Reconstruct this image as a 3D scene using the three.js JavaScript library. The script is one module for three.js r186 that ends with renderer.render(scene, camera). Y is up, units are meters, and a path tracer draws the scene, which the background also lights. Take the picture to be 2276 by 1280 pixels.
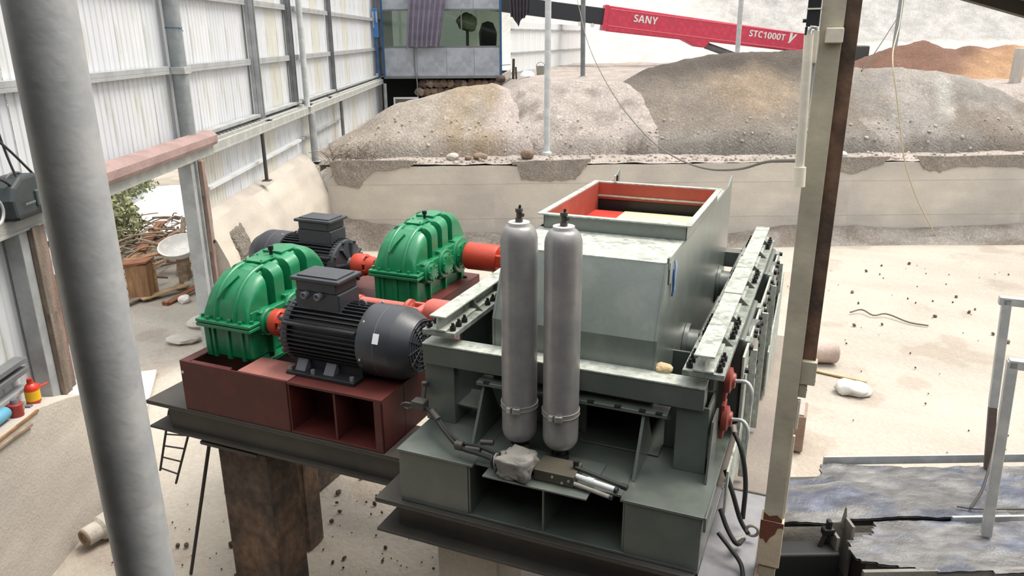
import * as THREE from 'three';
import { mergeGeometries, mergeVertices, toCreasedNormals } from 'three/addons/utils/BufferGeometryUtils.js';
import { RoundedBoxGeometry } from 'three/addons/geometries/RoundedBoxGeometry.js';

// ---------- camera, sky, exposure ----------
const scene = new THREE.Scene();
const camera = new THREE.PerspectiveCamera(41.44, 2276 / 1280, 0.05, 300);
camera.position.set(0, 5, 0);
camera.rotation.order = 'YXZ';
camera.rotation.set(THREE.MathUtils.degToRad(-18.272), THREE.MathUtils.degToRad(-0.99), THREE.MathUtils.degToRad(-0.324));
scene.add(camera);
{                                                             // an overcast sky: three times as bright overhead as at the horizon, the same all round
  const n = 64, d = new Float32Array(n * 4 * 8);
  for (let j = 0; j < n; j++) for (let i = 0; i < 8; i++) { const e = ((j + 0.5) / n - 0.5) * Math.PI, l = 1.2 * (1 + 2 * Math.max(0, Math.sin(e))) / 3, k = (j * 8 + i) * 4; d[k] = 0.975 * l; d[k + 1] = 0.99 * l; d[k + 2] = l; d[k + 3] = 1; }
  const sky = new THREE.DataTexture(d, 8, n, THREE.RGBAFormat, THREE.FloatType); sky.mapping = THREE.EquirectangularReflectionMapping; sky.magFilter = sky.minFilter = THREE.LinearFilter; sky.needsUpdate = true;
  scene.background = sky; scene.environment = sky;
}
const renderer = new THREE.WebGLRenderer({ antialias: true });
renderer.toneMapping = THREE.LinearToneMapping;
renderer.toneMappingExposure = 1.9;
renderer.shadowMap.enabled = true;
renderer.shadowMap.type = THREE.PCFSoftShadowMap;
const sun = new THREE.DirectionalLight(0xfff6ea, 2.3);        // the sun's glow through thin cloud, very soft
sun.position.set(12, 26, -12); sun.target.position.set(0, 0, -8);
sun.castShadow = true; sun.shadow.radius = 60; sun.shadow.mapSize.set(2048, 2048);
Object.assign(sun.shadow.camera, { left: -40, right: 40, top: 40, bottom: -40, near: 1, far: 90 });
scene.add(sun, sun.target);

// ---------- helpers ----------
let seed = 7;
const rnd = () => { seed = (seed * 1664525 + 1013904223) >>> 0; return seed / 4294967296; };
const rr = (a, b) => a + (b - a) * rnd();
const D = THREE.MathUtils.degToRad;
const V3 = (x, y, z) => new THREE.Vector3(x, y, z);
const sm = (x, a, b) => { const t = Math.min(1, Math.max(0, (x - a) / (b - a))); return t * t * (3 - 2 * t); };
const lerp = (a, b, t) => a + (b - a) * t;
// The world's axes follow the building: u (x) along the back retaining wall, v (z) from that wall towards the viewer.
// The crusher and its drives stand at TH to it: fm() turns a point of their own frame into the world.
const TH = D(24), CT = Math.cos(TH), ST = Math.sin(TH);
const fm = (x, y, z) => V3(x * CT - z * ST, y, x * ST + z * CT);
const CN = fm(-11.9, 0, -15.4);
const fb = (u, y, v) => V3(CN.x + u, y, CN.z + v);
const used = {};
function numbered(n) { used[n] = (used[n] ?? -1) + 1; return used[n] ? n + '_' + String(used[n]).padStart(3, '0') : n; }
function tag(o, label, category, group, kind) {
  if (label) o.userData.label = label;
  if (category) o.userData.category = category;
  if (group) o.userData.group = group;
  if (kind) o.userData.kind = kind;
  return o;
}
function thing(name, label, category, pos = [0, 0, 0], ry = 0, group) {
  const o = new THREE.Group(); o.name = numbered(name); scene.add(o);
  o.position.copy(fm(...pos)); o.rotation.y = ry - TH; o.org = pos;
  return tag(o, label, category, group);
}
function thingB(name, label, category, [u, y, v], group, turn = 0) {
  const o = new THREE.Group(); o.name = numbered(name); scene.add(o);
  o.position.copy(fb(u, y, v)); o.rotation.y = turn; o.org = [u, y, v];
  return tag(o, label, category, group);
}
function structure(name) { const o = new THREE.Group(); o.name = name; scene.add(o); o.rotation.y = -TH; o.org = [0, 0, 0]; o.userData.kind = 'structure'; return o; }
const structB = (name, [u, y, v]) => { const o = structure(name); o.position.copy(fb(u, y, v)); o.rotation.y = 0; o.org = [u, y, v]; return o; };
// world-scale texture coordinates by the direction each face looks in
function boxUV(g) {
  const p = g.attributes.position, n = g.attributes.normal, uv = new Float32Array(p.count * 2);
  for (let i = 0; i < p.count; i += 3) {
    let ax = 0, ay = 0, az = 0;
    for (let k = 0; k < 3; k++) { ax += Math.abs(n.getX(i + k)); ay += Math.abs(n.getY(i + k)); az += Math.abs(n.getZ(i + k)); }
    for (let k = 0; k < 3; k++) {
      const x = p.getX(i + k), y = p.getY(i + k), z = p.getZ(i + k), j = (i + k) * 2;
      if (ay >= ax && ay >= az) { uv[j] = x; uv[j + 1] = z; } else if (ax >= az) { uv[j] = z; uv[j + 1] = y; } else { uv[j] = x; uv[j + 1] = y; }
    }
  }
  g.setAttribute('uv', new THREE.BufferAttribute(uv, 2));
  return g;
}
function prep(g) {
  let r = g.index ? g.toNonIndexed() : g;
  for (const k of Object.keys(r.attributes)) if (!['position', 'normal', 'color'].includes(k)) r.deleteAttribute(k);
  if (!r.attributes.normal) r.computeVertexNormals();
  return r;
}
function join(gs) { gs = (Array.isArray(gs) ? gs : [gs]).map(prep); return boxUV(gs.length > 1 ? mergeGeometries(gs) : gs[0]); }
function part(name, gs, m, parent, label) {
  const o = new THREE.Mesh(join(gs), m); o.name = name; o.castShadow = o.receiveShadow = true;
  (parent ?? scene).add(o);
  if (label) o.userData.label = label;
  return o;
}
// a part given in the coordinates of its frame (crusher or building) rather than of its thing
function partA(name, gs, m, t, label) { const o = part(name, gs, m, t, label); o.org = t.org; o.geometry.translate(-t.org[0], -t.org[1], -t.org[2]); return o; }
const each = (name, gs, m, t) => gs.map((g) => part(name, [g], m, t));          // pieces that can be told apart: one mesh each
const eachA = (name, gs, m, t) => gs.map((g) => partA(name, [g], m, t));
function bits(name, gs, m, t) { const o = part(name, gs, m, t); o.userData.kind = 'stuff'; return o; }   // pieces too small to pick apart
function bitsA(name, gs, m, t) { const o = partA(name, gs, m, t); o.userData.kind = 'stuff'; return o; }
function single(name, gs, m, label, category, group, kind) { const o = part(numbered(name), gs, m, scene); return tag(o, label, category, group, kind); }
function centred(o) {                                        // move a lone mesh's origin to the foot of its geometry
  o.geometry.computeBoundingBox(); const b = o.geometry.boundingBox, c = b.getCenter(V3()); c.y = b.min.y;
  o.geometry.translate(-c.x, -c.y, -c.z); o.position.add(c.applyEuler(o.rotation)); return o;
}
// boxes by their limits, edges eased
function bx(x0, x1, y0, y1, z0, z1, r = 0.004) {
  const w = Math.abs(x1 - x0), h = Math.abs(y1 - y0), d = Math.abs(z1 - z0), e = Math.min(r, w * 0.3, h * 0.3, d * 0.3);
  return new RoundedBoxGeometry(w, h, d, 1, e).translate((x0 + x1) / 2, (y0 + y1) / 2, (z0 + z1) / 2);
}
const q1 = new THREE.Quaternion();
function aim(g, a, b) { q1.setFromUnitVectors(V3(0, 1, 0), b.clone().sub(a).normalize()); return g.applyQuaternion(q1).translate((a.x + b.x) / 2, (a.y + b.y) / 2, (a.z + b.z) / 2); }
function rod(a, b, r, n = 10, r2 = r) { return aim(new THREE.CylinderGeometry(r2, r, a.distanceTo(b), n), a, b); }
function bar(a, b, w, d) { return aim(new RoundedBoxGeometry(w, a.distanceTo(b), d, 1, Math.min(w, d) * 0.12), a, b); }
function tube(pts, r, n = 24, rad = 7) { return new THREE.TubeGeometry(new THREE.CatmullRomCurve3(pts), n, r, rad, false); }
// lathe profile [[radius, along]] turned to an axis
function turned(prof, axis = 'y', n = 28) {
  const g = new THREE.LatheGeometry(prof.map(([r, y]) => new THREE.Vector2(Math.max(r, 1e-4), y)), n);
  let f = toCreasedNormals(g, 0.6);
  if (axis === 'x') f.rotateZ(-Math.PI / 2); if (axis === 'z') f.rotateX(Math.PI / 2);
  return f;
}
function extr(pts, depth, bevel = 0) {                       // outline in x,y drawn out along z from 0 to depth
  const s = new THREE.Shape(pts.map(([x, y]) => new THREE.Vector2(x, y)));
  return new THREE.ExtrudeGeometry(s, { depth: depth - 2 * bevel, bevelEnabled: bevel > 0, bevelThickness: bevel, bevelSize: bevel, bevelSegments: 2, curveSegments: 16 }).translate(0, 0, bevel);
}
const alongX = (pts, x0, x1, bevel = 0) => extr(pts.map(([z, y]) => [-z, y]), x1 - x0, bevel).rotateY(Math.PI / 2).translate(x0, 0, 0);   // outline in z,y drawn out along x
function hbeamX(x0, x1, y0, y1, zc, w, t, tw = t) { return [bx(x0, x1, y1 - t, y1, zc - w / 2, zc + w / 2), bx(x0, x1, y0, y0 + t, zc - w / 2, zc + w / 2), bx(x0, x1, y0 + t, y1 - t, zc - tw / 2, zc + tw / 2, 0.001)]; }
function hbeamZ(z0, z1, y0, y1, xc, w, t, tw = t) { return [bx(xc - w / 2, xc + w / 2, y1 - t, y1, z0, z1), bx(xc - w / 2, xc + w / 2, y0, y0 + t, z0, z1), bx(xc - tw / 2, xc + tw / 2, y0 + t, y1 - t, z0, z1, 0.001)]; }
function hex(x, y, z, r, h, axis = 'y') { const g = new THREE.CylinderGeometry(r, r, h, 6); if (axis === 'x') g.rotateZ(Math.PI / 2); if (axis === 'z') g.rotateX(Math.PI / 2); return g.translate(x, y, z); }
function ring(r, t, x, y, z, axis, n = 24) { const g = new THREE.TorusGeometry(r, t, 8, n); if (axis === 'y') g.rotateX(Math.PI / 2); if (axis === 'x') g.rotateY(Math.PI / 2); return g.translate(x, y, z); }

// ---------- noise and textures ----------
function hash(x, y, s) { let h = (Math.imul(x, 374761393) + Math.imul(y, 668265263) + Math.imul(s, 2147483629)) | 0; h = Math.imul(h ^ (h >>> 13), 1274126177); return ((h ^ (h >>> 16)) >>> 0) / 4294967296; }
function vn(x, y, s, per) {
  const xi = Math.floor(x), yi = Math.floor(y), fx = x - xi, fy = y - yi, w = (a) => (per ? ((a % per) + per) % per : a);
  const a = hash(w(xi), w(yi), s), b = hash(w(xi + 1), w(yi), s), c = hash(w(xi), w(yi + 1), s), d = hash(w(xi + 1), w(yi + 1), s);
  const u = fx * fx * (3 - 2 * fx), v = fy * fy * (3 - 2 * fy);
  return lerp(lerp(a, b, u), lerp(c, d, u), v);
}
function fbm(x, y, s, oct, per) { let a = 0, k = 0.5, t = 0; for (let i = 0; i < oct; i++) { a += k * vn(x, y, s + i * 17, per); t += k; k *= 0.5; x *= 2; y *= 2; if (per) per *= 2; } return a / t; }
function tex(n, fn, srgb = true, metres = 1, ny = n) {
  const d = new Uint8Array(n * ny * 4);
  for (let j = 0; j < ny; j++) for (let i = 0; i < n; i++) {
    const c = fn(i / n, j / ny), k = (j * n + i) * 4;
    for (let q = 0; q < 3; q++) d[k + q] = 255 * Math.min(1, Math.max(0, Array.isArray(c) ? c[q] : c));
    d[k + 3] = 255;
  }
  const t = new THREE.DataTexture(d, n, ny); t.wrapS = t.wrapT = THREE.RepeatWrapping; t.magFilter = THREE.LinearFilter; t.minFilter = THREE.LinearMipmapLinearFilter; t.generateMipmaps = true;
  if (srgb) t.colorSpace = THREE.SRGBColorSpace;
  t.repeat.set(1 / metres, 1 / metres); t.needsUpdate = true;
  return t;
}
const T = {
  mottle: tex(512, (u, v) => { const a = fbm(u * 5, v * 5, 1, 6, 5), b = fbm(u * 24, v * 24, 9, 3, 24); return 0.88 + 0.20 * (a - 0.35) + 0.08 * (b - 0.5); }, true, 1.1),
  dust: tex(512, (u, v) => { const a = sm(fbm(u * 6, v * 6, 31, 6, 6), 0.35, 0.68), b = fbm(u * 40, v * 40, 9, 3, 40); const k = 0.90 + 0.08 * a + 0.06 * (b - 0.5); return [k, k * (1 - 0.01 * a), k * (1 - 0.02 * a)]; }, true, 0.9),
  grain: tex(1024, (u, v) => { const a = fbm(u * 10, v * 10, 3, 4, 10), b = vn(u * 90, v * 90, 5, 90), c = vn(u * 220, v * 220, 6, 220), s = sm(vn(u * 60, v * 60, 15, 60), 0.75, 0.95); return 0.80 + 0.16 * (a - .5) + 0.12 * (b - 0.5) + 0.14 * (c - 0.5) + 0.10 * s; }, true, 3),
  grainH: tex(512, (u, v) => 0.5 * vn(u * 45, v * 45, 5, 45) + 0.3 * vn(u * 110, v * 110, 6, 110) + 0.3 * vn(u * 14, v * 14, 8, 14), false, 1.5),
  fine: tex(512, (u, v) => 0.5 * fbm(u * 30, v * 30, 2, 4, 30) + 0.5 * fbm(u * 8, v * 8, 4, 4, 8), false, 0.6),
  rust: tex(512, (u, v) => { const a = fbm(u * 5, v * 5, 41, 6, 5), b = fbm(u * 22, v * 22, 42, 4, 22), t = sm(a, 0.35, 0.7); const k = 0.75 + 0.5 * (b - 0.3); return [lerp(0.37, 0.50, t) * k, lerp(0.32, 0.40, t) * k, lerp(0.28, 0.33, t) * k]; }, true, 1.2),
  concrete: tex(1024, (u, v) => { const a = fbm(u * 4, v * 4, 51, 7, 4), b = fbm(u * 3, v * 16, 52, 5, 0.5 * 32), g = vn(u * 300, v * 300, 53, 300), st = sm(fbm(u * 7, v * 5, 54, 6, 0), 0.6, 0.75) * 0; const k = 0.83 + 0.24 * (a - 0.45) + 0.10 * (b - 0.5) + 0.04 * (g - 0.5) - st; return [k, k * 0.985, k * (0.955 - 0.05 * (a - 0.5))]; }, true, 4.5),
  sheet: tex(512, (u, v) => { const a = fbm(u * 24, v * 2.0, 61, 5, 0) , b = fbm(u * 4, v * 4, 62, 6, 4), s = sm(fbm(u * 9, v * 3, 63, 5, 0), 0.60, 0.78); const k = 0.95 + 0.06 * (a - 0.5) + 0.08 * (b - 0.55); return [k - 0.07 * s, k - 0.07 * s, k - 0.11 * s]; }, true, 2.6),
  yard: tex(1024, (u, v) => { const a = fbm(u * 4, v * 4, 71, 7, 4), b = fbm(u * 3, v * 18, 72, 5, 0), g = vn(u * 260, v * 260, 73, 260), s = sm(fbm(u * 12, v * 12, 74, 5, 12), 0.60, 0.72); const k = 0.90 + 0.18 * (a - 0.5) + 0.09 * (b - 0.5) + 0.05 * (g - 0.5) - 0.05 * s; return [k, k * (0.99 - 0.02 * s), k * (0.965 - 0.03 * s)]; }, true, 9),
  smear: tex(512, (u, v) => { const a = fbm(u * 4, v * 8, 81, 6, 0), b = fbm(u * 12, v * 30, 82, 6, 0), s = sm(fbm(u * 8, v * 20, 83, 5, 0), 0.5, 0.7), t = sm(a, 0.38, 0.60), k = 0.80 + 0.55 * (b - 0.5); return [lerp(0.50, 0.67, t) * k + .08 * s, lerp(0.53, 0.66, t) * k + .08 * s, lerp(0.60, 0.64, t) * k + .08 * s]; }, true, 2.4),
  woodV: tex(512, (u, v) => { const a = fbm(u * 28, v * 3, 91, 5, 0), b = fbm(u * 5, v * 5, 92, 4, 5); const k = 0.78 + 0.32 * (a - 0.4) + 0.22 * (b - 0.5); return [k, k * 0.97, k * 0.93]; }, true, 0.9),
  ...Object.fromEntries(['dustLit', 'dustLitThin'].map((n) => [n, tex(1024, (u, v) => {   // grey-green paint under settled stone dust, paled to paint in skylit tops: ragged patches, specks, drag marks
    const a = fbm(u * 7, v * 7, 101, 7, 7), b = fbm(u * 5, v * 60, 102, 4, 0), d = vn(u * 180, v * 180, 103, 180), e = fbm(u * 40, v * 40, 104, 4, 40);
    const f = sm(a + .25 * (e - .5), .30, .40), t = Math.min(1, (n === 'dustLit' ? lerp(.44, .62, f) : .12 + .34 * sm(a, .3, .72)) + .5 * (e - .5) + .16 * (b - .5) + .30 * sm(d, .8, .95));
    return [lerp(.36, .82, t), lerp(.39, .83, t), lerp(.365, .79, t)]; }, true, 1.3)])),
  wood: tex(512, (u, v) => { const a = fbm(u * 3, v * 28, 91, 5, 0), b = fbm(u * 5, v * 5, 92, 4, 5); const k = 0.75 + 0.35 * (a - 0.4) + 0.25 * (b - 0.5); return [k, k * 0.97, k * 0.93]; }, true, 0.9),
};
function mat(color, rough = 0.7, o = {}) {
  const p = { color, roughness: rough, metalness: o.metal ?? 0 };
  if (o.map) p.map = T[o.map];
  if (o.bump) { p.bumpMap = T[o.bump]; p.bumpScale = o.bs ?? 0.004; }
  if (o.side) p.side = THREE.DoubleSide;
  if (o.vc) p.vertexColors = true;
  if (o.sheen) { Object.assign(p, { sheen: o.sheen, sheenColor: new THREE.Color(0xe6ebe6), sheenRoughness: o.sr ?? 0.45 }); o.clear ??= 0.001; }
  if (o.clear) { p.clearcoat = o.clear; p.clearcoatRoughness = o.cr ?? 0.3; return new THREE.MeshPhysicalMaterial(p); }
  return new THREE.MeshStandardMaterial(p);
}
const M = {
  paint: mat(0x5a625c, 0.42, { map: 'dust', bump: 'fine', bs: 0.001, clear: 1, cr: 0.3 }),
  hopper: mat(0x737d77, 0.42, { map: 'dust', bump: 'fine', bs: 0.001, clear: 1, cr: 0.3 }),
  dustedLit: mat(0xffffff, 0.65, { map: 'dustLit', bump: 'fine', bs: 0.001 }),  // stone dust plus painted-in sky brightness, mainly for upper members
  dustedLitThin: mat(0xffffff, 0.55, { map: 'dustLitThin', bump: 'fine', bs: 0.001 }),  // thinner coat of the same dust and painted brightness
  plate: mat(0x8b8b8f, 0.6, { map: 'mottle', bump: 'fine', bs: .002 }),
  green: mat(0x178254, 0.33, { map: 'dust', bump: 'fine', bs: 0.001, clear: 0.3, cr: 0.35 }),
  motor: mat(0x3a3d43, 0.38, { map: 'dust', bump: 'fine', bs: 0.0008 }),
  motorD: mat(0x2a2c30, 0.45, { map: 'mottle' }),
  motorL: mat(0x6f7078, 0.5, { map: 'dust' }),
  orange: mat(0xc8452e, 0.45, { map: 'dust', bump: 'fine', bs: 0.001 }),
  pink: mat(0xd0685c, 0.5, { map: 'dust', bump: 'fine', bs: 0.001 }),
  oxide: mat(0x5c2824, 0.55, { map: 'dust', bump: 'fine', bs: 0.001 }),
  oxideTop: mat(0xa46a62, 0.7, { map: 'dust' }),
  redIn: mat(0xa4493b, 0.6, { map: 'dust' }),
  black: mat(0x17181a, 0.5, { map: 'mottle' }),
  rubber: mat(0x191a1a, 0.65),
  steelDark: mat(0x4a4641, 0.55, { map: 'mottle', bump: 'fine', bs: 0.002 }),
  rust: mat(0xffffff, 0.85, { map: 'rust', bump: 'fine', bs: 0.004 }),
  tank: mat(0x989796, 0.34, { map: 'dust', metal: 0.25 }),
  tankTop: mat(0xd0cfcd, 0.5, { map: 'dust' }),
  chrome: mat(0xb9b9b4, 0.3, { metal: 0.7 }),
  bronze: mat(0x4f4b46, 0.5, { metal: 0.3 }),
  dirtyMetal: mat(0x8b8780, 0.7, { map: 'mottle', bump: 'fine', bs: 0.006 }),
  oily: mat(0x4c483c, 0.5, { map: 'mottle' }),
  cream: mat(0xe9dcae, 0.6, { map: 'dust' }),
  sheet: [0xd6dade, 0xdcdfe2, 0xd8dbe0, 0xd4d3cb].map((c) => mat(c, 0.6, { map: 'sheet' })),
  girt: mat(0xa9acad, 0.6, { map: 'mottle' }),
  girtD: mat(0x75787a, 0.6, { map: 'mottle' }),
  ledge: mat(0xaaaca8, 0.75, { map: 'dust', bump: 'fine', bs: 0.004 }),
  whitePipe: mat(0xc4c9cb, 0.45, { map: 'dust' }),
  greyPost: mat(0x8f9698, 0.5, { map: 'dust' }),
  galv: mat(0xb9bcbd, 0.42, { map: 'dust', metal: 0.15 }),
  columnFace: mat(0xbdb5a0, 0.6, { map: 'mottle', bump: 'fine', bs: 0.002 }),
  columnDark: mat(0xfff4ec, 0.85, { map: 'rust', bump: 'fine', bs: 0.004 }),
  tubeCream: mat(0xe9e2d0, 0.5, { map: 'dust' }),
  concrete: mat(0xccc6c0, 0.9, { map: 'concrete', bump: 'fine', bs: 0.006 }),
  concreteL: mat(0xdcd7d2, 0.9, { map: 'concrete', bump: 'fine', bs: 0.006 }),
  pier: mat(0xdcd7d2, 0.9, { map: 'concrete', bump: 'fine', bs: 0.006 }),
  ground: mat(0xb6b0a8, 0.95, { map: 'yard', bump: 'grainH', bs: 0.012 }),
  heap: mat(0xffffff, 0.97, { map: 'grain', bump: 'grainH', bs: 0.02, vc: true }),
  heapFar: mat(0xffffff, 0.97, { map: 'grain', vc: true }),
  cabin: mat(0xa9afb8, 0.5, { map: 'mottle' }),
  cabinBlue: mat(0x2f5d8a, 0.45, { map: 'mottle' }),
  blueBright: mat(0x3f78b8, 0.4, { map: 'dust' }),
  dark: mat(0x222524, 0.9),
  crane: mat(0xcf3f57, 0.5, { map: 'dust' }),
  craneD: mat(0x25272c, 0.5),
  white: mat(0xe9e7e2, 0.55, { map: 'dust' }),
  board: mat(0xb08a68, 0.8, { map: 'woodV', bump: 'fine', bs: 0.003 }),
  boardL: mat(0xdcc3a0, 0.8, { map: 'wood' }),
  boardG: mat(0xb3a493, 0.85, { map: 'wood' }),
  boardR: mat(0xa56a48, 0.8, { map: 'wood' }),
  stone: mat(0x8d7a68, 0.9, { map: 'mottle', bump: 'fine', bs: 0.01 }),
  stoneG: mat(0xc0b9af, 0.9, { map: 'mottle', bump: 'fine', bs: 0.008 }),
  cloth: mat(0x817b8c, 0.9, { map: 'mottle', side: true }),
  clothD: mat(0x4a464e, 0.9, { map: 'mottle', side: true }),
  smear: mat(0xb9babf, 0.45, { map: 'smear', bump: 'fine', bs: 0.01 }),
  leaf: mat(0x7c8460, 0.8, { side: true }), leaf2: mat(0x9aa07c, 0.8, { side: true }),
  twig: mat(0x6d6256, 0.9),
  red: mat(0xc23a24, 0.4), yellow: mat(0xe3b520, 0.5), blue: mat(0x5f9cb8, 0.4),
  redFaded: mat(0xa58c88, 0.85, { map: 'mottle', bump: 'fine', bs: 0.006 }),
  roof: mat(0xd9d6cc, 0.8, { map: 'mottle' }),
  fascia: mat(0xb5aea2, 0.8),
  roomDark: mat(0x2b2926, 0.9, { map: 'mottle' }),
  stickerWhite: mat(0xdfe3e6, 0.5),
  wire: mat(0x6c675f, 0.7), rope: mat(0xb3a58a, 0.9), wireD: mat(0x3d3a38, 0.7),
};
// ---------- the setting: ground, retaining walls, corrugated wall, shelter ----------
function grid(u0, u1, v0, v1, n, m, h, col, keep) {
  const pos = [], cols = [], idx = [], ys = [];
  for (let j = 0; j <= m; j++) for (let i = 0; i <= n; i++) {
    const u = lerp(u0, u1, i / n), v = lerp(v0, v1, j / m), y = h(u, v);
    pos.push(u, y, v); ys.push(y);
    if (col) { const c = col(u, v, y); cols.push(c[0], c[1], c[2]); }
  }
  const W = n + 1;
  for (let j = 0; j < m; j++) for (let i = 0; i < n; i++) {
    const a = j * W + i, b = a + 1, c = a + W, d = c + 1;
    if (keep && ![a, b, c, d].some((k) => keep(pos[3 * k], pos[3 * k + 1], pos[3 * k + 2]))) continue;
    idx.push(a, c, b, b, c, d);
  }
  const g = new THREE.BufferGeometry();
  g.setAttribute('position', new THREE.Float32BufferAttribute(pos, 3));
  if (col) g.setAttribute('color', new THREE.Float32BufferAttribute(cols, 3));
  g.setIndex(idx); g.computeVertexNormals();
  return g;
}
const rgb = (h) => { const c = new THREE.Color(h); return [c.r, c.g, c.b]; };
const mix = (a, b, t) => [lerp(a[0], b[0], t), lerp(a[1], b[1], t), lerp(a[2], b[2], t)];
const C = { tan: rgb('#b1a79b'), tanO: rgb('#a89883'), pale: rgb('#bdb3aa'), grey: rgb('#8d8378'), greyD: rgb('#5f564e'), greyL: rgb('#aaa29a'), brown: rgb('#84604f'), brownO: rgb('#b08765'), white: rgb('#e9e5da'), quarry: rgb('#c8c5c1'), soil: rgb('#b5aca2'), soilD: rgb('#958b81'), pink: rgb('#bfb3ac'), slate: rgb('#96938f') };
// yard floor
{
  const g = structure('floor');
  part('yard_slab', grid(-70, 60, -45, 12, 130, 60, (u, v) => (v > -3 && u > -20 && u < 40 ? 0 : -0.02) + 0.05 * (fbm(u * 0.5, v * 0.5, 4, 3) - 0.5) * 0.6, null), M.ground, g);
  g.position.set(0, 0, 0);
}
// land behind the retaining wall
const landY = (u, v) => {
  const w = -v;
  let y = 1.99 + 0.07 * sm(w, 0.1, 0.6) + 1.55 * sm(u, 2.6, 6.2) * sm(w, 0.6, 3.8);
  y += 0.18 * (fbm(u * 0.8 + 40, v * 0.8, 21, 4) - 0.5) * sm(w, 0.4, 1.2);
  y += 0.07 * (fbm(u * 4 + 40, v * 4, 22, 3) - 0.5);
  if (w > 24) y += (w - 24) * 0.05;
  return y;
};
{
  const g = structB('ground_upper', [0, 0, 0]);
  const col = (u, v) => { const n = fbm(u * 0.9 + 5, v * 0.9, 33, 5), n2 = fbm(u * 3 + 5, v * 3, 34, 4); let c = mix(C.soil, C.pink, sm(n, 0.35, 0.6)); c = mix(c, C.soilD, 0.6 * sm(n2, 0.55, 0.8)); if (u < 1.6) c = mix(c, C.greyL, 0.5); return c; };
  part('soil_bank', [grid(-0.35, 30, -26, -0.03, 170, 140, landY, col)], M.heap, g);
  part('quarry_floor', [grid(-8, 70, -60, -24, 60, 24, (u, v) => 3.4 + 0.4 * fbm(u * .3 + 9, v * .3, 8, 3), (u, v) => mix(C.white, C.quarry, fbm(u * .4, v * .4 + 90, 3, 4)))], M.heapFar, g);
}
// retaining walls
{
  const wb = structB('wall_back', [0, 0, 0]);
  const top = (u) => 1.95 + 0.10 * (fbm(u * 0.9 + 3, 1.3, 61, 4) - 0.5);
  const pts = [[0.35, -0.2]]; for (let u = 0.35; u <= 30; u += 0.35) pts.push([u, top(u)]); pts.push([30, -0.2]);
  part('concrete_face', extr(pts.map(([a, b]) => [a, b]), 0.34), M.concreteL, wb).position.z = -0.34;
  part('construction_joint', [bx(0.4, 30, 0.62, 0.632, -0.004, 0.006), bx(0.4, 30, 1.5, 1.508, -0.004, 0.005)], M.stoneG, wb);
  const wl = structB('wall_left_lower', [0, 0, 0]);
  const PR = [[0.44, -0.2], [0.40, 0.6], [0.36, 1.25], [0.27, 1.6], [0.12, 1.95], [-0.08, 2.2], [-0.24, 2.28]];
  const prof = [[0.44, -0.2], [0.40, 0.6], [0.36, 1.25], [0.27, 1.6], [0.12, 1.95], [-0.08, 2.2], [-0.24, 2.28], [-0.3, 2.28], [-0.3, -0.2]], pos = [], idx = [], N = 90, K = 36;
  const at = (s) => { const f = s * (prof.length - 1), i = Math.min(prof.length - 2, Math.floor(f)), t = f - i; return [lerp(prof[i][0], prof[i + 1][0], t), lerp(prof[i][1], prof[i + 1][1], t)]; };
  for (let j = 0; j <= N; j++) for (let i = 0; i <= K; i++) { const v = lerp(7.1, -0.05, j / N), [u, y] = at(i / K), e = i > K * 6.5 / 8 ? 0 : 1; pos.push(u + e * .07 * (fbm(v * 1.5 + 9, y * 2 + 9, 64, 4) - .5), y + e * .06 * (fbm(v * .9 + 4, 7, 65, 4) - .5) * sm(y, .6, 1.8), v); }
  for (let j = 0; j < N; j++) for (let i = 0; i < K; i++) { const a = j * (K + 1) + i; idx.push(a, a + K + 1, a + 1, a + 1, a + K + 1, a + K + 2); }
  const cg = new THREE.BufferGeometry(); cg.setAttribute('position', new THREE.Float32BufferAttribute(pos, 3)); cg.setIndex(idx.reverse()); cg.computeVertexNormals();
  part('concrete_face', [cg, extr(prof, .01).translate(0, 0, 7.09)], M.concrete, wl);
  { const face = (y) => { for (let i = 1; i < 6; i++) if (y <= PR[i + 1][1]) return lerp(PR[i][0], PR[i + 1][0], (y - PR[i][1]) / (PR[i + 1][1] - PR[i][1])); return -.1; };
    const q = [], id = [], W = 16; for (let j = 0; j <= W; j++) for (let i = 0; i <= W; i++) { const a = (i / W - .5) * 2, b = (j / W - .5) * 2, k = .8 + .4 * fbm(a * 2 + 5, b * 2 + 5, 3, 3), e = Math.max(Math.abs(a), Math.abs(b)); const y = 1.72 + b * .26 * k; q.push(face(y) + .03 - .06 * (e > .93 ? 1 : 0) + .05 * (fbm(a * 5 + 9, b * 5 + 9, 7, 3) - .5), y, 6.25 + a * .33 * k); }
    for (let j = 0; j < W; j++) for (let i = 0; i < W; i++) { const a = j * (W + 1) + i; id.push(a, a + W + 1, a + 1, a + 1, a + W + 1, a + W + 2); }
    const hg = new THREE.BufferGeometry(); hg.setAttribute('position', new THREE.Float32BufferAttribute(q, 3)); hg.setIndex(id); hg.computeVertexNormals(); part('broken_patch', hg, mat(0x8d857b, .95, { map: 'grain', bump: 'grainH', bs: .05, side: true }), wl); }
}
// concrete pier at the near end of the left wall, below the near panel
{
  const g = structB('wall_left_pier', [0, 0, 0]);
  const pp = [[16, -0.2], [16, 1.62], [13.2, 1.66], [12.2, 1.62], [11.75, 1.5], [11.52, 1.42], [11.45, 1.1], [11.5, 0.9], [11.42, 0.6], [11.48, -0.2]];
  part('concrete_face', alongX(pp, -0.55, 0.16, 0.012), M.pier, g);
}
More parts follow.
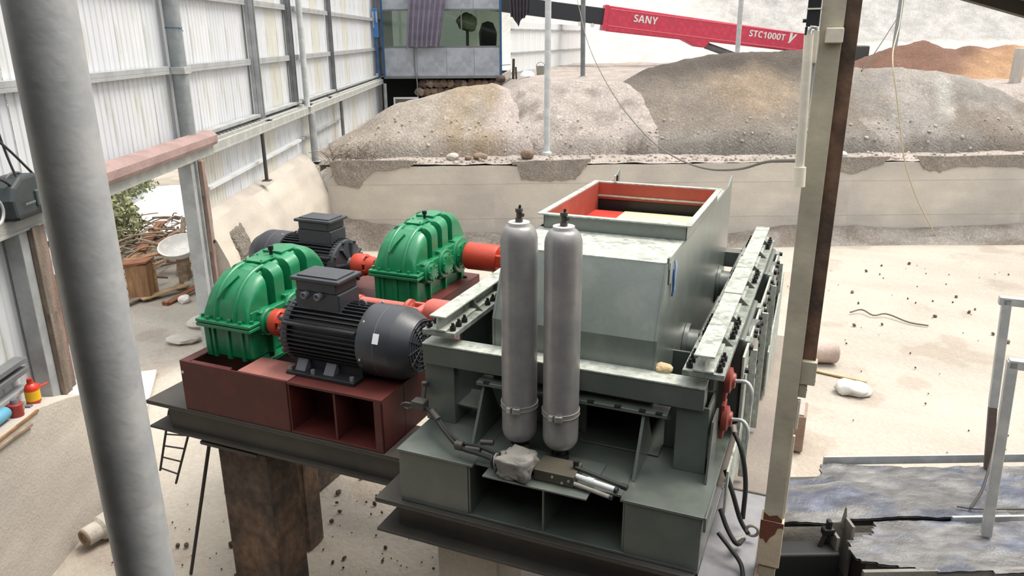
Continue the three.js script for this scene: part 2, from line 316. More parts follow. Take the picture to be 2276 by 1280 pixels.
// corrugated wall: each sheet its own piece
function sheetGeo(w, h) {
  const n = 6, pts = [], d = 0.012;
  for (let i = 0; i < n; i++) { const x = (i / n) * w, p = w / n; pts.push([x, 0], [x + p * 0.56, 0], [x + p * 0.68, d], [x + p * 0.90, d]); }
  pts.push([w - 0.006, 0]);
  const back = pts.map(([x, y]) => [x, y - 0.004]).reverse();
  return extr([...pts, ...back].map(([x, y]) => [x, y]), h).rotateX(-Math.PI / 2).rotateY(Math.PI / 2);   // width runs towards -v, height up, ribs towards +u
}
{
  const w = structB('wall_left', [0, 0, 0]);
  const g = boxUV(prep(sheetGeo(0.84, 4.6)));
  for (let i = 0; i < 38; i++) {
    const o = new THREE.Mesh(g, M.sheet[(i * 7 + (i >> 2)) % 9 > 7 ? 3 : (i * 5) % 3]); o.name = 'sheet_panel'; w.add(o);
    o.position.set(-0.3 + (i % 2) * 0.004, 3.32, 15.2 - i * 0.84);
  }
  const gl = boxUV(prep(sheetGeo(0.84, 1.35)));
  for (let i = 0; i < 27; i++) { const o = new THREE.Mesh(gl, M.sheet[(i * 3) % 4]); o.name = 'sheet_panel'; w.add(o); o.position.set(-0.26 + (i % 2) * 0.004, 2.02, 7.05 - i * 0.84); }
  const gn = boxUV(prep(sheetGeo(0.84, 2.0)));
  for (let i = 0; i < 4; i++) { const o = new THREE.Mesh(gn, M.sheet[(i * 3 + 1) % 3]); o.name = 'sheet_panel'; w.add(o); o.position.set(-0.2, 1.45, 14.8 - i * 0.8); }
  const spans = [[15, 7.2], [6.9, 3.3], [3.1, -0.2], [-0.5, -4.2], [-4.4, -15.8]];
  for (const y of [4.56, 5.66, 6.75]) for (const [a, b] of spans) part('girt', [bx(-0.28, -0.2, y - 0.012, y + 0.055, b, a), bx(-0.215, -0.2, y - 0.06, y - 0.013, b, a)], M.girt, w);
  for (const [a, b] of spans.slice(1)) part('girt', [bx(-0.28, -0.12, 3.5, 3.56, b, a)], M.girt, w);
  part('girt', [bx(-0.26, -0.14, 2.62, 2.68, 0.2, 6.4)], M.sheet[0], w);
  part('girt', [bx(-0.26, -0.16, 2.62, 2.67, -5, 0)], M.girt, w);
  part('girt', [bx(-0.19, -0.06, 1.98, 2.03, 11.9, 15), bx(-0.19, -0.06, 1.88, 1.93, 11.9, 15)], M.girtD, w);
  part('girt', [bx(-0.19, -0.09, 1.70, 1.74, 11.9, 15)], M.girt, w);
  const l = part('ledge', [bx(-0.27, 0.02, 3.24, 3.4, -13, 15.5, 0.012), bx(-0.03, 0.03, 3.235, 3.265, -13, 15.5), bx(-0.27, -0.05, 3.4, 3.44, -13, 3)], M.ledge, structB('trim_1', [0, 0, 0]));
  for (const [y, v, r] of [[3.45, -0.55, .1], [3.45, -2.9, .08], [3.42, 3.0, .06]]) part('bolt_plate', [bx(-0.12, 0.0, y - 0.03, y, v - r, v + r)], M.black, w);
  const cr = []; for (let i = 0; i < 60; i++) { const v = lerp(12.3, 11.0, rnd()); const s = rr(.012, .035); cr.push(new THREE.IcosahedronGeometry(s, 0).translate(rr(-.15, 0), 3.4 + s * .3, v)); }
  for (let i = 0; i < 40; i++) { const v = lerp(6, 3.2, rnd()); const s = rr(.01, .025); cr.push(new THREE.IcosahedronGeometry(s, 0).translate(rr(-.18, -.05), 3.4 + s * .3, v)); }
  const gv = part('grit', cr, M.stone, w); gv.userData.kind = 'stuff';
}
// posts along the left wall
const post = (name, label, u, v, y0, y1, r, m, square) => {
  const t = thingB(name, label, 'post', [u, y0, v]);
  const h = y1 - y0;
  if (square) part('shaft', [...hbeamZ(-square / 2, square / 2, 0, 0.001, 0, 0.001, 0.0001).slice(0, 0), bx(-square / 2, square / 2, 0, h, -square / 2, -square / 2 + 0.012), bx(-square / 2, square / 2, 0, h, square / 2 - 0.012, square / 2), bx(-0.006, 0.006, 0, h, -square / 2, square / 2)], m, t);
  else part('shaft', rod(V3(0, 0, 0), V3(0, h, 0), r, 18), m, t);
  part('base_plate', bx(-r - 0.05, r + 0.05, 0, 0.015, -r - 0.05, r + 0.05), m, t);
  return t;
};
{
  const p = post('pipe_post', 'thick grey pipe post on the ledge of the white wall, nearest to the red log', -0.12, 7.05, 3.4, 7.8, 0.115, M.greyPost);
  part('wire_tie', [ring(0.118, 0.006, 0, 1.75, 0, 'y'), rod(V3(.11, 1.75, .05), V3(.16, 1.70, .06), .006)], M.cabinBlue, p);
  part('pipe_clamp', [bx(-.13, .13, 1.1, 1.2, -.13, .13)], M.galv, p);
  post('steel_post', 'grey steel section post on the ledge where the row of dark teeth ends', -0.16, 3.2, 3.44, 7.8, 0.09, M.girt, 0.16);
  post('steel_post', 'dark grey section post behind the slim white pipe post on the ledge', -0.18, 0.3, 3.44, 7.8, 0.08, M.girtD, 0.14);
  post('pipe_post', 'slim white pipe post in the middle of the corrugated wall ledge', -0.03, -0.2, 3.4, 7.8, 0.07, M.whitePipe);
  post('steel_post', 'dark thin section post on the ledge nearest to the blue cabin', -0.2, -4.35, 3.44, 7.8, 0.07, M.girtD, 0.12);
  post('lower_post', 'dark rusty rod post under the ledge with a hooked foot', 0.0, 3.75, 2.3, 3.24, 0.035, M.wireD);
  post('lower_post', 'pale pipe stub post below the ledge, under the slim white pipe post', 0.02, -0.35, 2.05, 3.24, 0.085, M.girt);
  post('lower_post', 'dark thin post under the ledge between two lower sheets', -0.02, -4.3, 2.1, 3.24, 0.05, M.girtD);
  post('lower_post', 'pale leaning post under the ledge end beside the cabin', 0.1, -12.7, 2.1, 3.24, 0.07, M.girt);
  // door jambs of the opening
  const j = thingB('door_jamb', 'weathered timber and steel jamb post at the far side of the wall opening', 'post', [0, 0, 7.25]);
  part('steel_channel', [bx(-0.2, 0.0, 0, 3.23, 0.02, 0.16), bx(-0.0, 0.04, 0, 3.23, 0.0, 0.03)], M.girt, j);
  part('timber', [bx(-0.12, 0.10, 0, 3.23, -0.16, -0.02, 0.01)], mat(0xa89690, 0.85, { map: 'woodV', bump: 'fine', bs: .006 }), j);
  for (const y of [1.25, 1.95]) part('bolt', [hex(0.11, y, -0.09, .025, .02, 'x')], M.black, j);
  const k = thingB('door_jamb', 'stained multi-board jamb post at the near side of the wall opening, by the orange canister', 'post', [0, 1.45, 11.42]);
  part('board', [bx(-0.16, 0.02, 0, 1.8, -0.10, 0.02, 0.008)], mat(0xa28f89, 0.85, { map: 'woodV', bump: 'fine', bs: .006 }), k);
  part('board', [bx(-0.16, 0.05, 0, 1.8, 0.03, 0.16, 0.008)], mat(0x978e85, 0.85, { map: 'woodV', bump: 'fine', bs: .006 }), k);
  part('board', [bx(-0.16, 0.0, 0, 1.8, 0.17, 0.30, 0.008)], M.girt, k);
}
// teeth strip on the ledge
{
  const t = thingB('toothed_strip', 'pale slotted steel strip with dark slots on the wall ledge beyond the red log', 'strip', [-0.1, 3.4, 4.7]);
  part('strip', [bx(-.1, .06, 0, .05, -1.5, 1.5)], M.ledge, t);
  for (let i = 0; i < 14; i++) part('slot', [bx(-.02, .02, .045, .056, -1.25 + i * .19, -1.25 + i * .19 + .09, .002)], M.black, t);
}
// dirt on the top of the back wall, spilling down its face
const crust = (label, pts, m) => {
  const t = thingB('dirt_crust', label, 'dirt', [0, 0, 0]);
  const out = []; for (let i = 0; i < pts.length; i++) { const a = pts[i], b = pts[(i + 1) % pts.length]; for (let k = 0; k < 6; k++) out.push([lerp(a[0], b[0], k / 6) + rr(-.03, .03), lerp(a[1], b[1], k / 6) + rr(-.025, .025)]); }
  const o = part('crust', extr(out, 0.05, 0.012), m, t); o.position.z = -0.012; t.userData.kind = 'stuff'; delete t.userData.category; return t;
};
const crustM = mat(0xb0a69b, 0.95, { map: 'grain', bump: 'grainH', bs: .03 });
crust('brown dirt crust spilling over the top of the back wall below the white pole', [[4.9, 2.06], [5.1, 1.93], [5.22, 1.62], [5.8, 1.58], [6.55, 1.62], [6.75, 1.9], [6.9, 2.1]], crustM);
crust('ragged dirt crust along the wall top by the corner', [[0.45, 2.1], [0.6, 1.55], [1.1, 1.45], [1.5, 1.85], [2.4, 1.95], [2.6, 2.1]], mat(0xb8afa4, 0.95, { map: 'grain', bump: 'grainH', bs: .03 }));
crust('grey dirt crust on the wall top beside the tan steel column', [[13.0, 2.08], [13.1, 1.75], [13.5, 1.7], [14.2, 1.92], [14.4, 2.1]], crustM);
crust('small grey dirt crust on the wall top at the right of the yard', [[15.1, 2.1], [15.3, 1.8], [15.7, 1.72], [16.2, 1.85], [17.4, 1.86], [18.6, 1.75], [20, 1.9], [20, 2.1]], crustM);
// sand drift at the foot of the back wall
{
  const g = grid(0.36, 24, 0, 0.75, 220, 12, (u, v) => { const h = 0.05 + 0.30 * sm(u, 9, 12.5) * (0.6 + 0.8 * fbm(u * .6, 2, 5, 4)) + 0.6 * (1 - sm(u, 0.3, 3.2)) * (0.75 + .5 * (fbm(u * 2, v * 2, 6, 4) - .5)) + 0.25 * (1 - sm(u, 3, 9)); return h * (1 - sm(v, 0.0, 0.72)) - 0.02; }, (u, v) => mix(C.greyL, C.grey, sm(fbm(u * 2, v * 3, 12, 4), .3, .7)), (u, y) => y > -0.015);
  const t = thingB('sand_drift', 'low drift of darker sand along the foot of the back wall', 'sand', [0, 0, 0]); t.userData.kind = 'stuff'; delete t.userData.category;
  part('sand', g, M.heap, t);
}
// shelter over the viewer: sloped roof, unseen rear wall, added platform blocking bounced light
{
  const r = structure('roof');
  const y = (x) => 5.098 - 0.31 * x;
  part('roof_sheet', [extr([[-7, y(-7)], [6, y(6)], [6, y(6) + .06], [-7, y(-7) + .06]], 7.8).translate(0, 0, -1.22)], M.roof, r);
  part('fascia_rafter', [extr([[-7, y(-7) - .016], [6, y(6) - .016], [6, y(6) + .0], [-7, y(-7) + .0]], 0.04).translate(0, 0, -1.22)], M.fascia, r);
  const w = structB('wall_rear', [0, 0, 0]);
  part('rear_sheet', [bx(-2.5, 14, 0, 8, 24.5, 24.6)], M.roomDark, w);
  part('side_sheet', [bx(-2.6, -2.5, 0, 8, 17.0, 24.6), bx(14, 14.1, 0, 8, 18.5, 24.6)], M.roomDark, w);
  const f = structB('added_platform', [0, 0, 0]);
  part('added_slab', [bx(-2.5, 14, 3.2, 3.4, 17.15, 24.5)], M.roomDark, f);  // unseen slab, extended to keep light off the machine fronts
  part('bounce_blocker', [bx(-2.5, 14, -.1, 3.2, 17.2, 17.5)], M.roomDark, f);  // unseen wall added to stop ground bounce and darken the machine fronts
}
// ---------- steel platform under the drives and the crusher ----------
function girder(label, geos, topGeos, pos) { const t = thing('girder', label, 'steel girder', pos); partA('beam', geos, M.steelDark, t); if (topGeos) partA('top_plate', topGeos, M.steelDark, t); return t; }
girder('dark steel I-girder under the front red drive base', hbeamX(-5.1, -2.5, 1.86, 2.105, -4.34, 0.44, 0.022, 0.02).concat([bx(-4.9, -2.5, 1.88, 2.09, -4.19, -4.17)]), [bx(-5.1, -2.5, 2.105, 2.12, -4.6, -4.12)], [-3.8, 1.86, -4.34]);
girder('dark steel I-girder behind the front one, under the rear of the first gearbox', hbeamX(-5.0, -2.5, 1.86, 2.105, -5.35, 0.3, 0.022), [bx(-5.0, -2.5, 2.105, 2.12, -5.5, -5.2)], [-3.8, 1.86, -5.35]);
girder('dark steel I-girder under the rear drive base', hbeamX(-6.0, -2.5, 1.86, 2.105, -6.1, 0.36, 0.022), [bx(-6.0, -2.5, 2.105, 2.12, -6.28, -5.92)], [-4.2, 1.86, -6.1]);
girder('dark steel I-girder farthest back, under the rear gearbox', hbeamX(-6.0, -2.5, 1.86, 2.105, -6.95, 0.36, 0.022), [bx(-6.0, -2.5, 2.105, 2.12, -7.13, -6.77)], [-4.2, 1.86, -6.95]);
girder('dark steel I-girder under the front of the green crusher base', hbeamX(-2.54, -0.46, 1.86, 2.105, -3.9, 0.52, 0.022, 0.02).concat([bx(-2.42, -0.46, 1.88, 2.09, -3.75, -3.73)]), [bx(-2.54, -0.46, 2.105, 2.118, -4.16, -3.64)], [-1.5, 1.86, -3.9]);
girder('dark steel I-girder under the back of the green crusher base', hbeamX(-2.54, -0.46, 1.86, 2.105, -7.2, 0.4, 0.022), null, [-1.5, 1.86, -7.2]);
{
  const t = thing('concrete_ledge', 'long pale concrete ledge with a steel edge along the right flank of the crusher', 'ledge', [-0.3, 0, -5.4]);
  partA('concrete', [bx(-0.44, -0.16, 1.55, 2.06, -7.8, -4.75, 0.01)], mat(0xa39b95, .9, { map: 'concrete', bump: 'fine', bs: .006 }), t);
  partA('steel_plate', [bx(-0.45, -0.15, 2.0, 2.05, -4.74, -3.3, 0.004), bx(-0.17, -0.15, 1.8, 2.0, -4.74, -3.3)], M.plate, t);
  partA('timber_edge', [bx(-0.15, -0.12, 1.9, 2.07, -4.75, -3.3)], mat(0xb79c92, 0.8, { map: 'wood' }), t);
  eachA('pier', [bx(-0.44, -0.17, 0, 1.55, -7.6, -7.2), bx(-0.44, -0.17, 0, 1.8, -4.3, -3.9)], M.concrete, t);
}
function column(label, x, z, w, d, h, m, plate) {
  const t = thing('support_column', label, 'column', [x, 0, z]);
  part('shaft', [bx(-w / 2, w / 2, 0, h, -d / 2, d / 2, 0.02)], m, t);
  if (plate) { part('cap_plate', [bx(-w / 2 - .12, w / 2 - .05, h, h + .03, -d / 2 - .04, d / 2 + .06), bx(-w / 2 - .05, w / 2 - .1, h + .03, h + .06, -d / 2, d / 2 + .03)], M.steelDark, t); }
  return t;
}
column('rusty brown steel column carrying the front girder of the drives', -4.2, -4.38, 0.52, 0.36, 1.8, M.rust, true);
column('pale concrete column under the front girder of the crusher', -1.95, -4.0, 0.46, 0.4, 1.86, M.concrete);
column('dark steel column under the rear drive girders', -5.2, -6.5, 0.3, 0.9, 1.86, M.rust);
column('dark steel column under the rear right corner of the platform', -2.7, -6.5, 0.3, 0.9, 1.86, M.rust);
column('dark steel column under the second drive girder', -4.6, -5.35, 0.24, 0.24, 1.86, M.rust);
{
  const t = thing('rebar_lattice', 'lattice of dark reinforcing bars hanging under the left end of the platform', 'rebar', [-5.2, 0.95, -4.5]);
  const a0 = V3(-5.2, 1.86, -4.42), a1 = V3(-5.6, 1.08, -4.55), b0 = V3(-4.92, 1.86, -4.42), b1 = V3(-5.42, 0.98, -4.55);
  partA('long_bar', rod(a0, a1, .011), M.wireD, t); partA('long_bar', rod(b0, b1, .011), M.wireD, t);
  for (let i = 1; i < 6; i++) { const p = a0.clone().lerp(a1, i / 5.2), q = b0.clone().lerp(b1, (i - .55) / 5.2); partA('rung', rod(p, q, .008), M.wireD, t); }
  const s = thing('steel_rod', 'long thin dark rod propped from the ground to the brown column cap', 'rod', [-5.3, 0, -4.5]);
  partA('rod', rod(V3(-4.72, 1.8, -4.42), V3(-5.36, 0.0, -4.5), .016), M.wireD, s);
}

// ---------- red drive bases ----------
function driveBase(label, x0, x1, z0, z1, xm, y0 = 2.12, y1 = 2.55) {
  const t = thing('drive_base', label, 'machine base', [(x0 + x1) / 2, y0, (z0 + z1) / 2]);
  const e = 0.014;
  partA('front_panel', [bx(x0, xm, y0, y1, z0 - e, z0)], M.oxide, t);
  partA('left_panel', [bx(x0, x0 + e, y0, y1, z1, z0 - e)], M.oxide, t);
  partA('back_panel', [bx(x0, x1, y0, y1, z1, z1 + e)], M.oxide, t);
  partA('right_panel', [bx(x1 - e, x1, y0, y1 - .01, z1, z0)], M.oxide, t);
  partA('top_rim', [bx(x0 + e, x0 + .09, y1 - e, y1, z1, z0 - e), bx(x0 + e, xm, y1 - e, y1, z1, z1 + .12), bx(x0 + .1, x0 + .5, y1 - e, y1, z0 - .05, z0 - e)], M.oxide, t);
  partA('top_plate', [bx(x0 + .58, xm - .0, y1 - e, y1 + .004, z0 - .3, z0 - e)], M.oxideTop, t, 'dusty pale red plate');
  partA('cross_wall', [bx(xm - e, xm, y0, y1, z1, z0)], M.oxide, t);
  partA('web', [bx(xm, xm + e, y0, y1, z0 - .3, z0 - .005), bx((xm + x1) / 2 - .01, (xm + x1) / 2 + .01, y0, y1 - .03, z0 - .3, z0 - .01), bx(xm, x1, y0, y1, z0 - .32, z0 - .3)], M.oxide, t);
  partA('top_flange', [bx(xm, x1, y1 - .022, y1, z1, z0)], M.oxide, t);
  partA('bottom_flange', [bx(xm, x1, y0, y0 + .02, z0 - .3, z0)], M.oxide, t);
  partA('end_stiffener', [bx(x1 - .07, x1, y0 + .02, y1 - .022, z0 - .02, z0)], M.oxide, t);
  partA('lifting_hole', [hex(x0 + .02, y1 - .1, z0, .014, .008, 'z')], M.white, t);
  return t;
}
driveBase('dark red steel base carrying the front motor and front gearbox', -4.66, -2.77, -4.13, -5.55, -3.6);
driveBase('dark red steel base half hidden behind the front gearbox, carrying the rear motor', -5.75, -3.42, -5.92, -7.15, -4.55);

const flip = (g, s) => (s < 0 ? g.rotateY(Math.PI) : g);
// ---------- gearboxes ----------
function casing(stations, w0, y0, segs = 22) {               // lofted casing: at each z a round-shouldered arch
  const pos = [], idx = [];
  for (const [z, h, w] of stations) {
    const r = Math.min(0.10, h * 0.55, w * 0.5);
    const line = [[w, 0], [w, (h - r) * 0.5], [w, h - r]];
    for (let i = 1; i < 6; i++) { const a = (i / 6) * Math.PI / 2; line.push([w - r + r * Math.cos(a), h - r + r * Math.sin(a)]); }
    line.push([w - r, h], [0, h + 0.012 * Math.min(1, h / .2)]);
    const all = [...line, ...line.slice(0, -1).reverse().map(([x, y]) => [-x, y])];
    for (const [x, y] of all) pos.push(x, y0 + y, z);
  }
  const n = pos.length / 3 / stations.length;
  for (let j = 0; j < stations.length - 1; j++) for (let i = 0; i < n - 1; i++) { const a = j * n + i, b = a + 1, c = a + n, d = c + 1; idx.push(a, b, c, b, d, c); }
  const g = new THREE.BufferGeometry(); g.setAttribute('position', new THREE.Float32BufferAttribute(pos, 3)); g.setIndex(idx); g.computeVertexNormals();
  return toCreasedNormals(g, 0.7);
}
function makeGearbox(label, pos) {
  const t = thing('gearbox', label, 'gearbox', pos);
  const w = 0.225, g = 0.128, Y = 0.33;
  const H = (z) => { const near = z > 0.16 ? Math.sqrt(Math.max(0, 1 - ((z - 0.16) / 0.385) ** 2)) : 1, far = z < -0.3 ? Math.sqrt(Math.max(0, 1 - ((z + 0.3) / 0.25) ** 2)) : 1; return Math.max(0.012, (0.395 + 0.05 * sm(-z, -0.2, 0.3)) * near * far); };
  const st = []; const grooves = [0.235, 0.02, -0.2]; const gw = 0.036;
  const zs = []; for (let z = 0.545; z >= -0.551; z -= 0.02) zs.push(z);
  for (const z of zs) { if (grooves.some((c) => Math.abs(z - c) < gw + 0.02)) continue; st.push([z, H(z), w]); }
  for (const c of grooves) st.push([c + gw + .012, H(c + gw), w], [c + gw, H(c + gw) * .98, g], [c - gw, H(c - gw) * .98, g], [c - gw - .012, H(c - gw), w]);
  st.sort((a, b) => b[0] - a[0]);
  const up = part('upper_casing', casing(st, w, Y), M.green, t);
  // raised ribs over the rounded near end
  const arc = (x, off, th) => { const pts = []; for (let i = 0; i <= 12; i++) { const a = (i / 12) * Math.PI / 2; pts.push(V3(x, Y + (0.395 + off) * Math.sin(a), 0.16 + (0.385 + off) * Math.cos(a))); } return tube(pts, th, 14, 6); };
  part('rib', [arc(-0.09, -.004, .022)], M.green, t); part('rib', [arc(0.10, -.004, .022)], M.green, t);
  part('rib', [tube([V3(-.06, Y + .21, .52), V3(-.02, Y + .29, .46), V3(.02, Y + .36, .36)], .014, 8, 6)], M.green, t);
  part('parting_flange', [bx(-w - .05, w + .05, Y - .035, Y - .003, -.58, .585, .012), bx(-w - .05, w + .05, Y + .002, Y + .03, -.58, .585, .012)], M.green, t);
  const fl = []; for (const s of [-1, 1]) for (const z of [-.5, -.42, .12, .2, .52]) fl.push(hex(s * (w + .025), Y + .04, z, .017, .028)); for (const x of [-.16, -.05, .06, .17]) fl.push(hex(x, Y + .04, .56, .017, .028)); for (const x of [-.15, .15]) fl.push(hex(x, Y + .04, -.555, .017, .028));
  bits('flange_bolts', fl, M.green, t);
  each('lug', [bx(.12, .23, Y + .03, Y + .11, .40, .50, .01), bx(-.23, -.12, Y + .03, Y + .11, .40, .50, .01)], M.green, t);
  part('lower_casing', [bx(-w, w, .03, Y - .03, -.53, .53, .03), bx(-w - .01, -w + .05, .03, Y - .04, .46, .545, .01), bx(-.02, .02, .03, Y - .035, .5, .545), bx(.13, .16, .03, Y - .035, .5, .545), bx(-.16, -.13, .03, Y - .035, .5, .545)], M.green, t);
  each('side_rib', [-.38, -.02, .3].map((z) => bx(w - .02, w + .035, .04, Y - .1, z - .014, z + .014)), M.green, t);
  for (const s of [-1, 1]) {
    part('scalloped_plate', [bx(s * (w - .02), s * (w + .045), Y - .1, Y + .1, -.46, .43, .012), bx(s * (w - .02), s * (w + .04), Y - .15, Y + .15, -.44, .12, .012)], M.green, t);
    part('foot_flange', [bx(s * (w - .03), s * (w + .085), 0, .035, -.55, .5, .008)], M.green, t);
    for (const z of [-.42, .36]) part('anchor_bolt', [hex(s * (w + .05), .052, z, .022, .035)], M.black, t);
  }
  const boss = [[.34, .115], [.02, .15], [-.33, .195]];
  for (const s of [-1, 1]) {
    for (const [z, r] of boss) part('bearing_boss', [flip(turned([[0, -.04], [r, -.04], [r, .055], [r - .012, .066], [r * .55, .066]], 'x', 26), s).translate(s * w, Y, z), bx(s * (w - .03), s * (w + .04), Y - r * .9, Y + r * .9, z - r * .6, z + r * .6, .01)], M.green, t);
    for (const [z, r] of boss) {
      const cap = part('bearing_cap', [flip(turned([[0, 0], [r * .74, 0], [r * .74, .022], [r * .62, .032], [r * .3, .034], [0, .034]], 'x', 24), s).translate(s * (w + .062), Y, z)], M.green, t);
      const bs = []; for (let k = 0; k < 8; k++) { const a = k * Math.PI / 4 + .2; bs.push(hex(s * (w + .09), Y + Math.sin(a) * r * .66, z + Math.cos(a) * r * .66, .011, .018, 'x')); }
      bits('cap_bolts', bs, M.green, cap);
    }
  }
  for (const s of [-1, 1]) part('shaft_stub', [rod(V3(s * (w + .05), Y, s < 0 ? .34 : -.33), V3(s * (w + .08), Y, s < 0 ? .34 : -.33), .04, 16)], M.chrome, t);
  part('inspection_cover', [bx(-.1, .09, .738, .756, -.02, .16, .006), ...[[-.085, 0], [.075, 0], [-.085, .14], [.075, .14]].map(([x, z]) => hex(x, .76, z, .008, .012))], M.green, t);
  part('top_pad', [bx(-.1, .1, .76, .782, -.3, -.08, .008)], M.green, t);
  const br = part('breather', [rod(V3(.02, .755, -.05), V3(.02, .80, -.05), .015, 10), rod(V3(.02, .80, -.05), V3(.02, .835, -.05), .024, 12)], M.black, t, 'black breather cap');
  part('oil_gauge', [rod(V3(-w - .002, .2, .4), V3(-w - .02, .2, .4), .02, 12)], M.chrome, t);
  return t;
}
makeGearbox('bright green gearbox in front, beside the black motor with the white sticker', [-4.33, 2.5, -4.88]);
{
  const b = makeGearbox('bright green gearbox at the back, its thick orange shaft reaching behind the gas cylinders', [-3.78, 2.5, -6.55]);
}

// ---------- electric motors ----------
function makeMotor(label, pos, ry, sticker) {
  const t = thing('electric_motor', label, 'motor', pos, ry);
  const A = 0.28;                                              // axis height; shaft towards -x, fan towards +x
  const at = (g) => g.translate(0, A, 0);
  part('stator_body', [at(turned([[.0, -.6], [.222, -.6], [.232, -.58], [.232, .08], [0, .08]], 'x', 36))], M.motorD, t);
  const fins = [];
  for (let i = 0; i < 44; i++) { const a = (i / 44) * Math.PI * 2, c = Math.cos(a), s = Math.sin(a); if (s > .86) continue; const f = new THREE.BoxGeometry(.66, .036, .008).translate(0, .246, 0).rotateX(a - Math.PI / 2 + Math.PI); fins.push(f.translate(-.26, A, 0)); }
  bits('cooling_fins', fins, M.motorD, t);
  for (const s of [-1, 1]) part('side_rail', [bx(-.58, .06, A + .115, A + .135, s * .235 - .03, s * .235 + .03)], M.motorD, t);
  const bell = part('end_bell', [at(turned([[0, -.70], [.07, -.70], [.085, -.665], [.12, -.655], [.2, -.635], [.25, -.62], [.258, -.60], [.258, -.555], [.235, -.55]], 'x', 36))], M.motor, t);
  const ribs = []; for (let k = 0; k < 8; k++) { const a = k * Math.PI / 4 + .2; ribs.push(bx(-.672, -.632, .09, .23, -.012, .012).rotateX(a).translate(0, A, 0)); ribs.push(hex(-.63, A + Math.cos(a + .35) * .244, Math.sin(a + .35) * .244, .014, .03, 'x')); }
  bits('bell_ribs', ribs, M.motor, bell);
  part('fan_cowl', [at(turned([[.225, .06], [.272, .07], [.275, .085], [.275, .33], [.27, .355], [.205, .475], [.195, .478], [0, .478]], 'x', 40))], M.motor, t);
  const gr = []; for (const r of [.05, .085, .12, .155, .19]) gr.push(ring(r, .005, .48, A, 0, 'x', 28)); for (let k = 0; k < 6; k++) gr.push(bx(.476, .485, -.2, .2, -.005, .005).rotateX(k * Math.PI / 6).translate(0, A, 0));
  bits('fan_grille', gr, M.motor, t);
  part('cowl_seam', [ring(.2755, .0022, .22, A, 0, 'x', 40)], M.motorL, t);
  bits('cowl_screws', [0, 1, 2, 3, 4, 5].map((k) => { const a = k * Math.PI / 3 + .75; return hex(.105, A + Math.cos(a) * .277, Math.sin(a) * .277, .011, .011, 'z'); }), M.chrome, t);
  const jb = part('terminal_box', [bx(-.53, -.13, A + .20, A + .36, -.125, .14, .012), bx(-.51, -.15, A + .36, A + .44, -.13, .145, .008), bx(-.49, -.17, A + .1, A + .22, -.11, .12, .01)], M.motor, t);
  part('box_lid', [bx(-.55, -.11, A + .44, A + .47, -.15, .165, .012), bx(-.51, -.15, A + .468, A + .48, -.11, .125, .006)], M.motor, jb);
  for (const x of [-.42, -.30]) part('cable_gland', [rod(V3(x, A + .335, .135), V3(x, A + .335, .175), .028, 14), ring(.022, .008, x, A + .335, .178, 'z', 14)], M.motorL, jb);
  part('lifting_eye', [ring(.03, .009, -.02, A + .265, 0, 'z', 18)], M.motorL, t);
  for (const s of [-1, 1]) {
    part('foot', [bx(-.56, .06, .0, .03, s * .17, s * .30, .006), bx(-.56, .06, .02, .12, s * .13, s * .18)], M.motorD, t);
    for (const x of [-.46, -.20]) part('foot_rib', [alongX([[s * .145, .18], [s * .255, .03], [s * .15, .02]], x - .045, x + .045)], M.motorL, t);
    for (const x of [-.54, -.33, .02]) part('anchor_bolt', [hex(x, .045, s * .265, .018, .03)], M.chrome, t);
  }
  part('output_shaft', [rod(V3(-.70, A, 0), V3(-.78, A, 0), .036, 16)], M.chrome, t);
  if (sticker) part('rating_sticker', [bx(.215, .265, -.038, .038, .274, .2775, .001).rotateX(-.42).translate(0, A, 0)], M.stickerWhite, t, 'small white sticker');
  return t;
}
makeMotor('black finned motor in front with a white sticker on its fan cover', [-3.13, 2.55, -4.54], 0, true);
makeMotor('dark grey motor at the back left, behind the front green gearbox', [-5.08, 2.52, -6.21], Math.PI, false);

// ---------- couplings and cardan shafts ----------
function coupling(label, x0, x1, y, z) {
  const t = thing('shaft_coupling', label, 'coupling', [(x0 + x1) / 2, y, z]); const L = x1 - x0;
  partA('hub', [turned([[0, 0], [.07, 0], [.105, .02], [.112, .06], [.112, L * .5], [.104, L * .55], [0, L * .55]], 'x', 28).translate(x0, y, z)], M.orange, t);
  partA('claw', [turned([[0, 0], [.09, 0], [.096, .02], [.085, L * .3], [.06, L * .38], [0, L * .38]], 'x', 28).translate(x0 + L * .62, y, z)], M.orange, t);
  const c = []; for (let k = 0; k < 6; k++) { const a = k * Math.PI / 3; c.push(bx(-.03, .03, .075, .1, -.022, .022).rotateX(a).translate(x0 + L * .58, y, z)); }
  bitsA('claw_dogs', c, M.orange, t);
  partA('gap_ring', [ring(.07, .02, x0 + L * .585, y, z, 'x')], M.black, t);
  return t;
}
coupling('orange claw coupling between the front gearbox and the front motor', -4.02, -3.84, 2.83, -4.54);
coupling('orange claw coupling between the rear motor and the rear gearbox', -4.38, -4.09, 2.82, -6.21);
function yoke(x, y, z, r, s, m, name, t) {                     // fork ear pair around a cross pin
  const o = partA(name, [bx(0, s * r * 1.5, -r * .55, r * .55, r * .55, r * .95, .012).translate(x, y, z), bx(0, s * r * 1.5, -r * .55, r * .55, -r * .95, -r * .55, .012).translate(x, y, z), rod(V3(x + s * r * 1.3, y, z - r * .98), V3(x + s * r * 1.3, y, z + r * .98), r * .52, 18), flip(turned([[0, 0], [r, 0], [r, r * .35], [r * .8, r * .6], [0, r * .6]], 'x', 24), -s).translate(x + s * r * .15, y, z)], m, t);
  partA('bearing_ring', [ring(r * .4, r * .09, x + s * r * 1.3, y, z + r * .99, 'z', 18)], M.oxideTop, o.parent === t ? t : t);
}
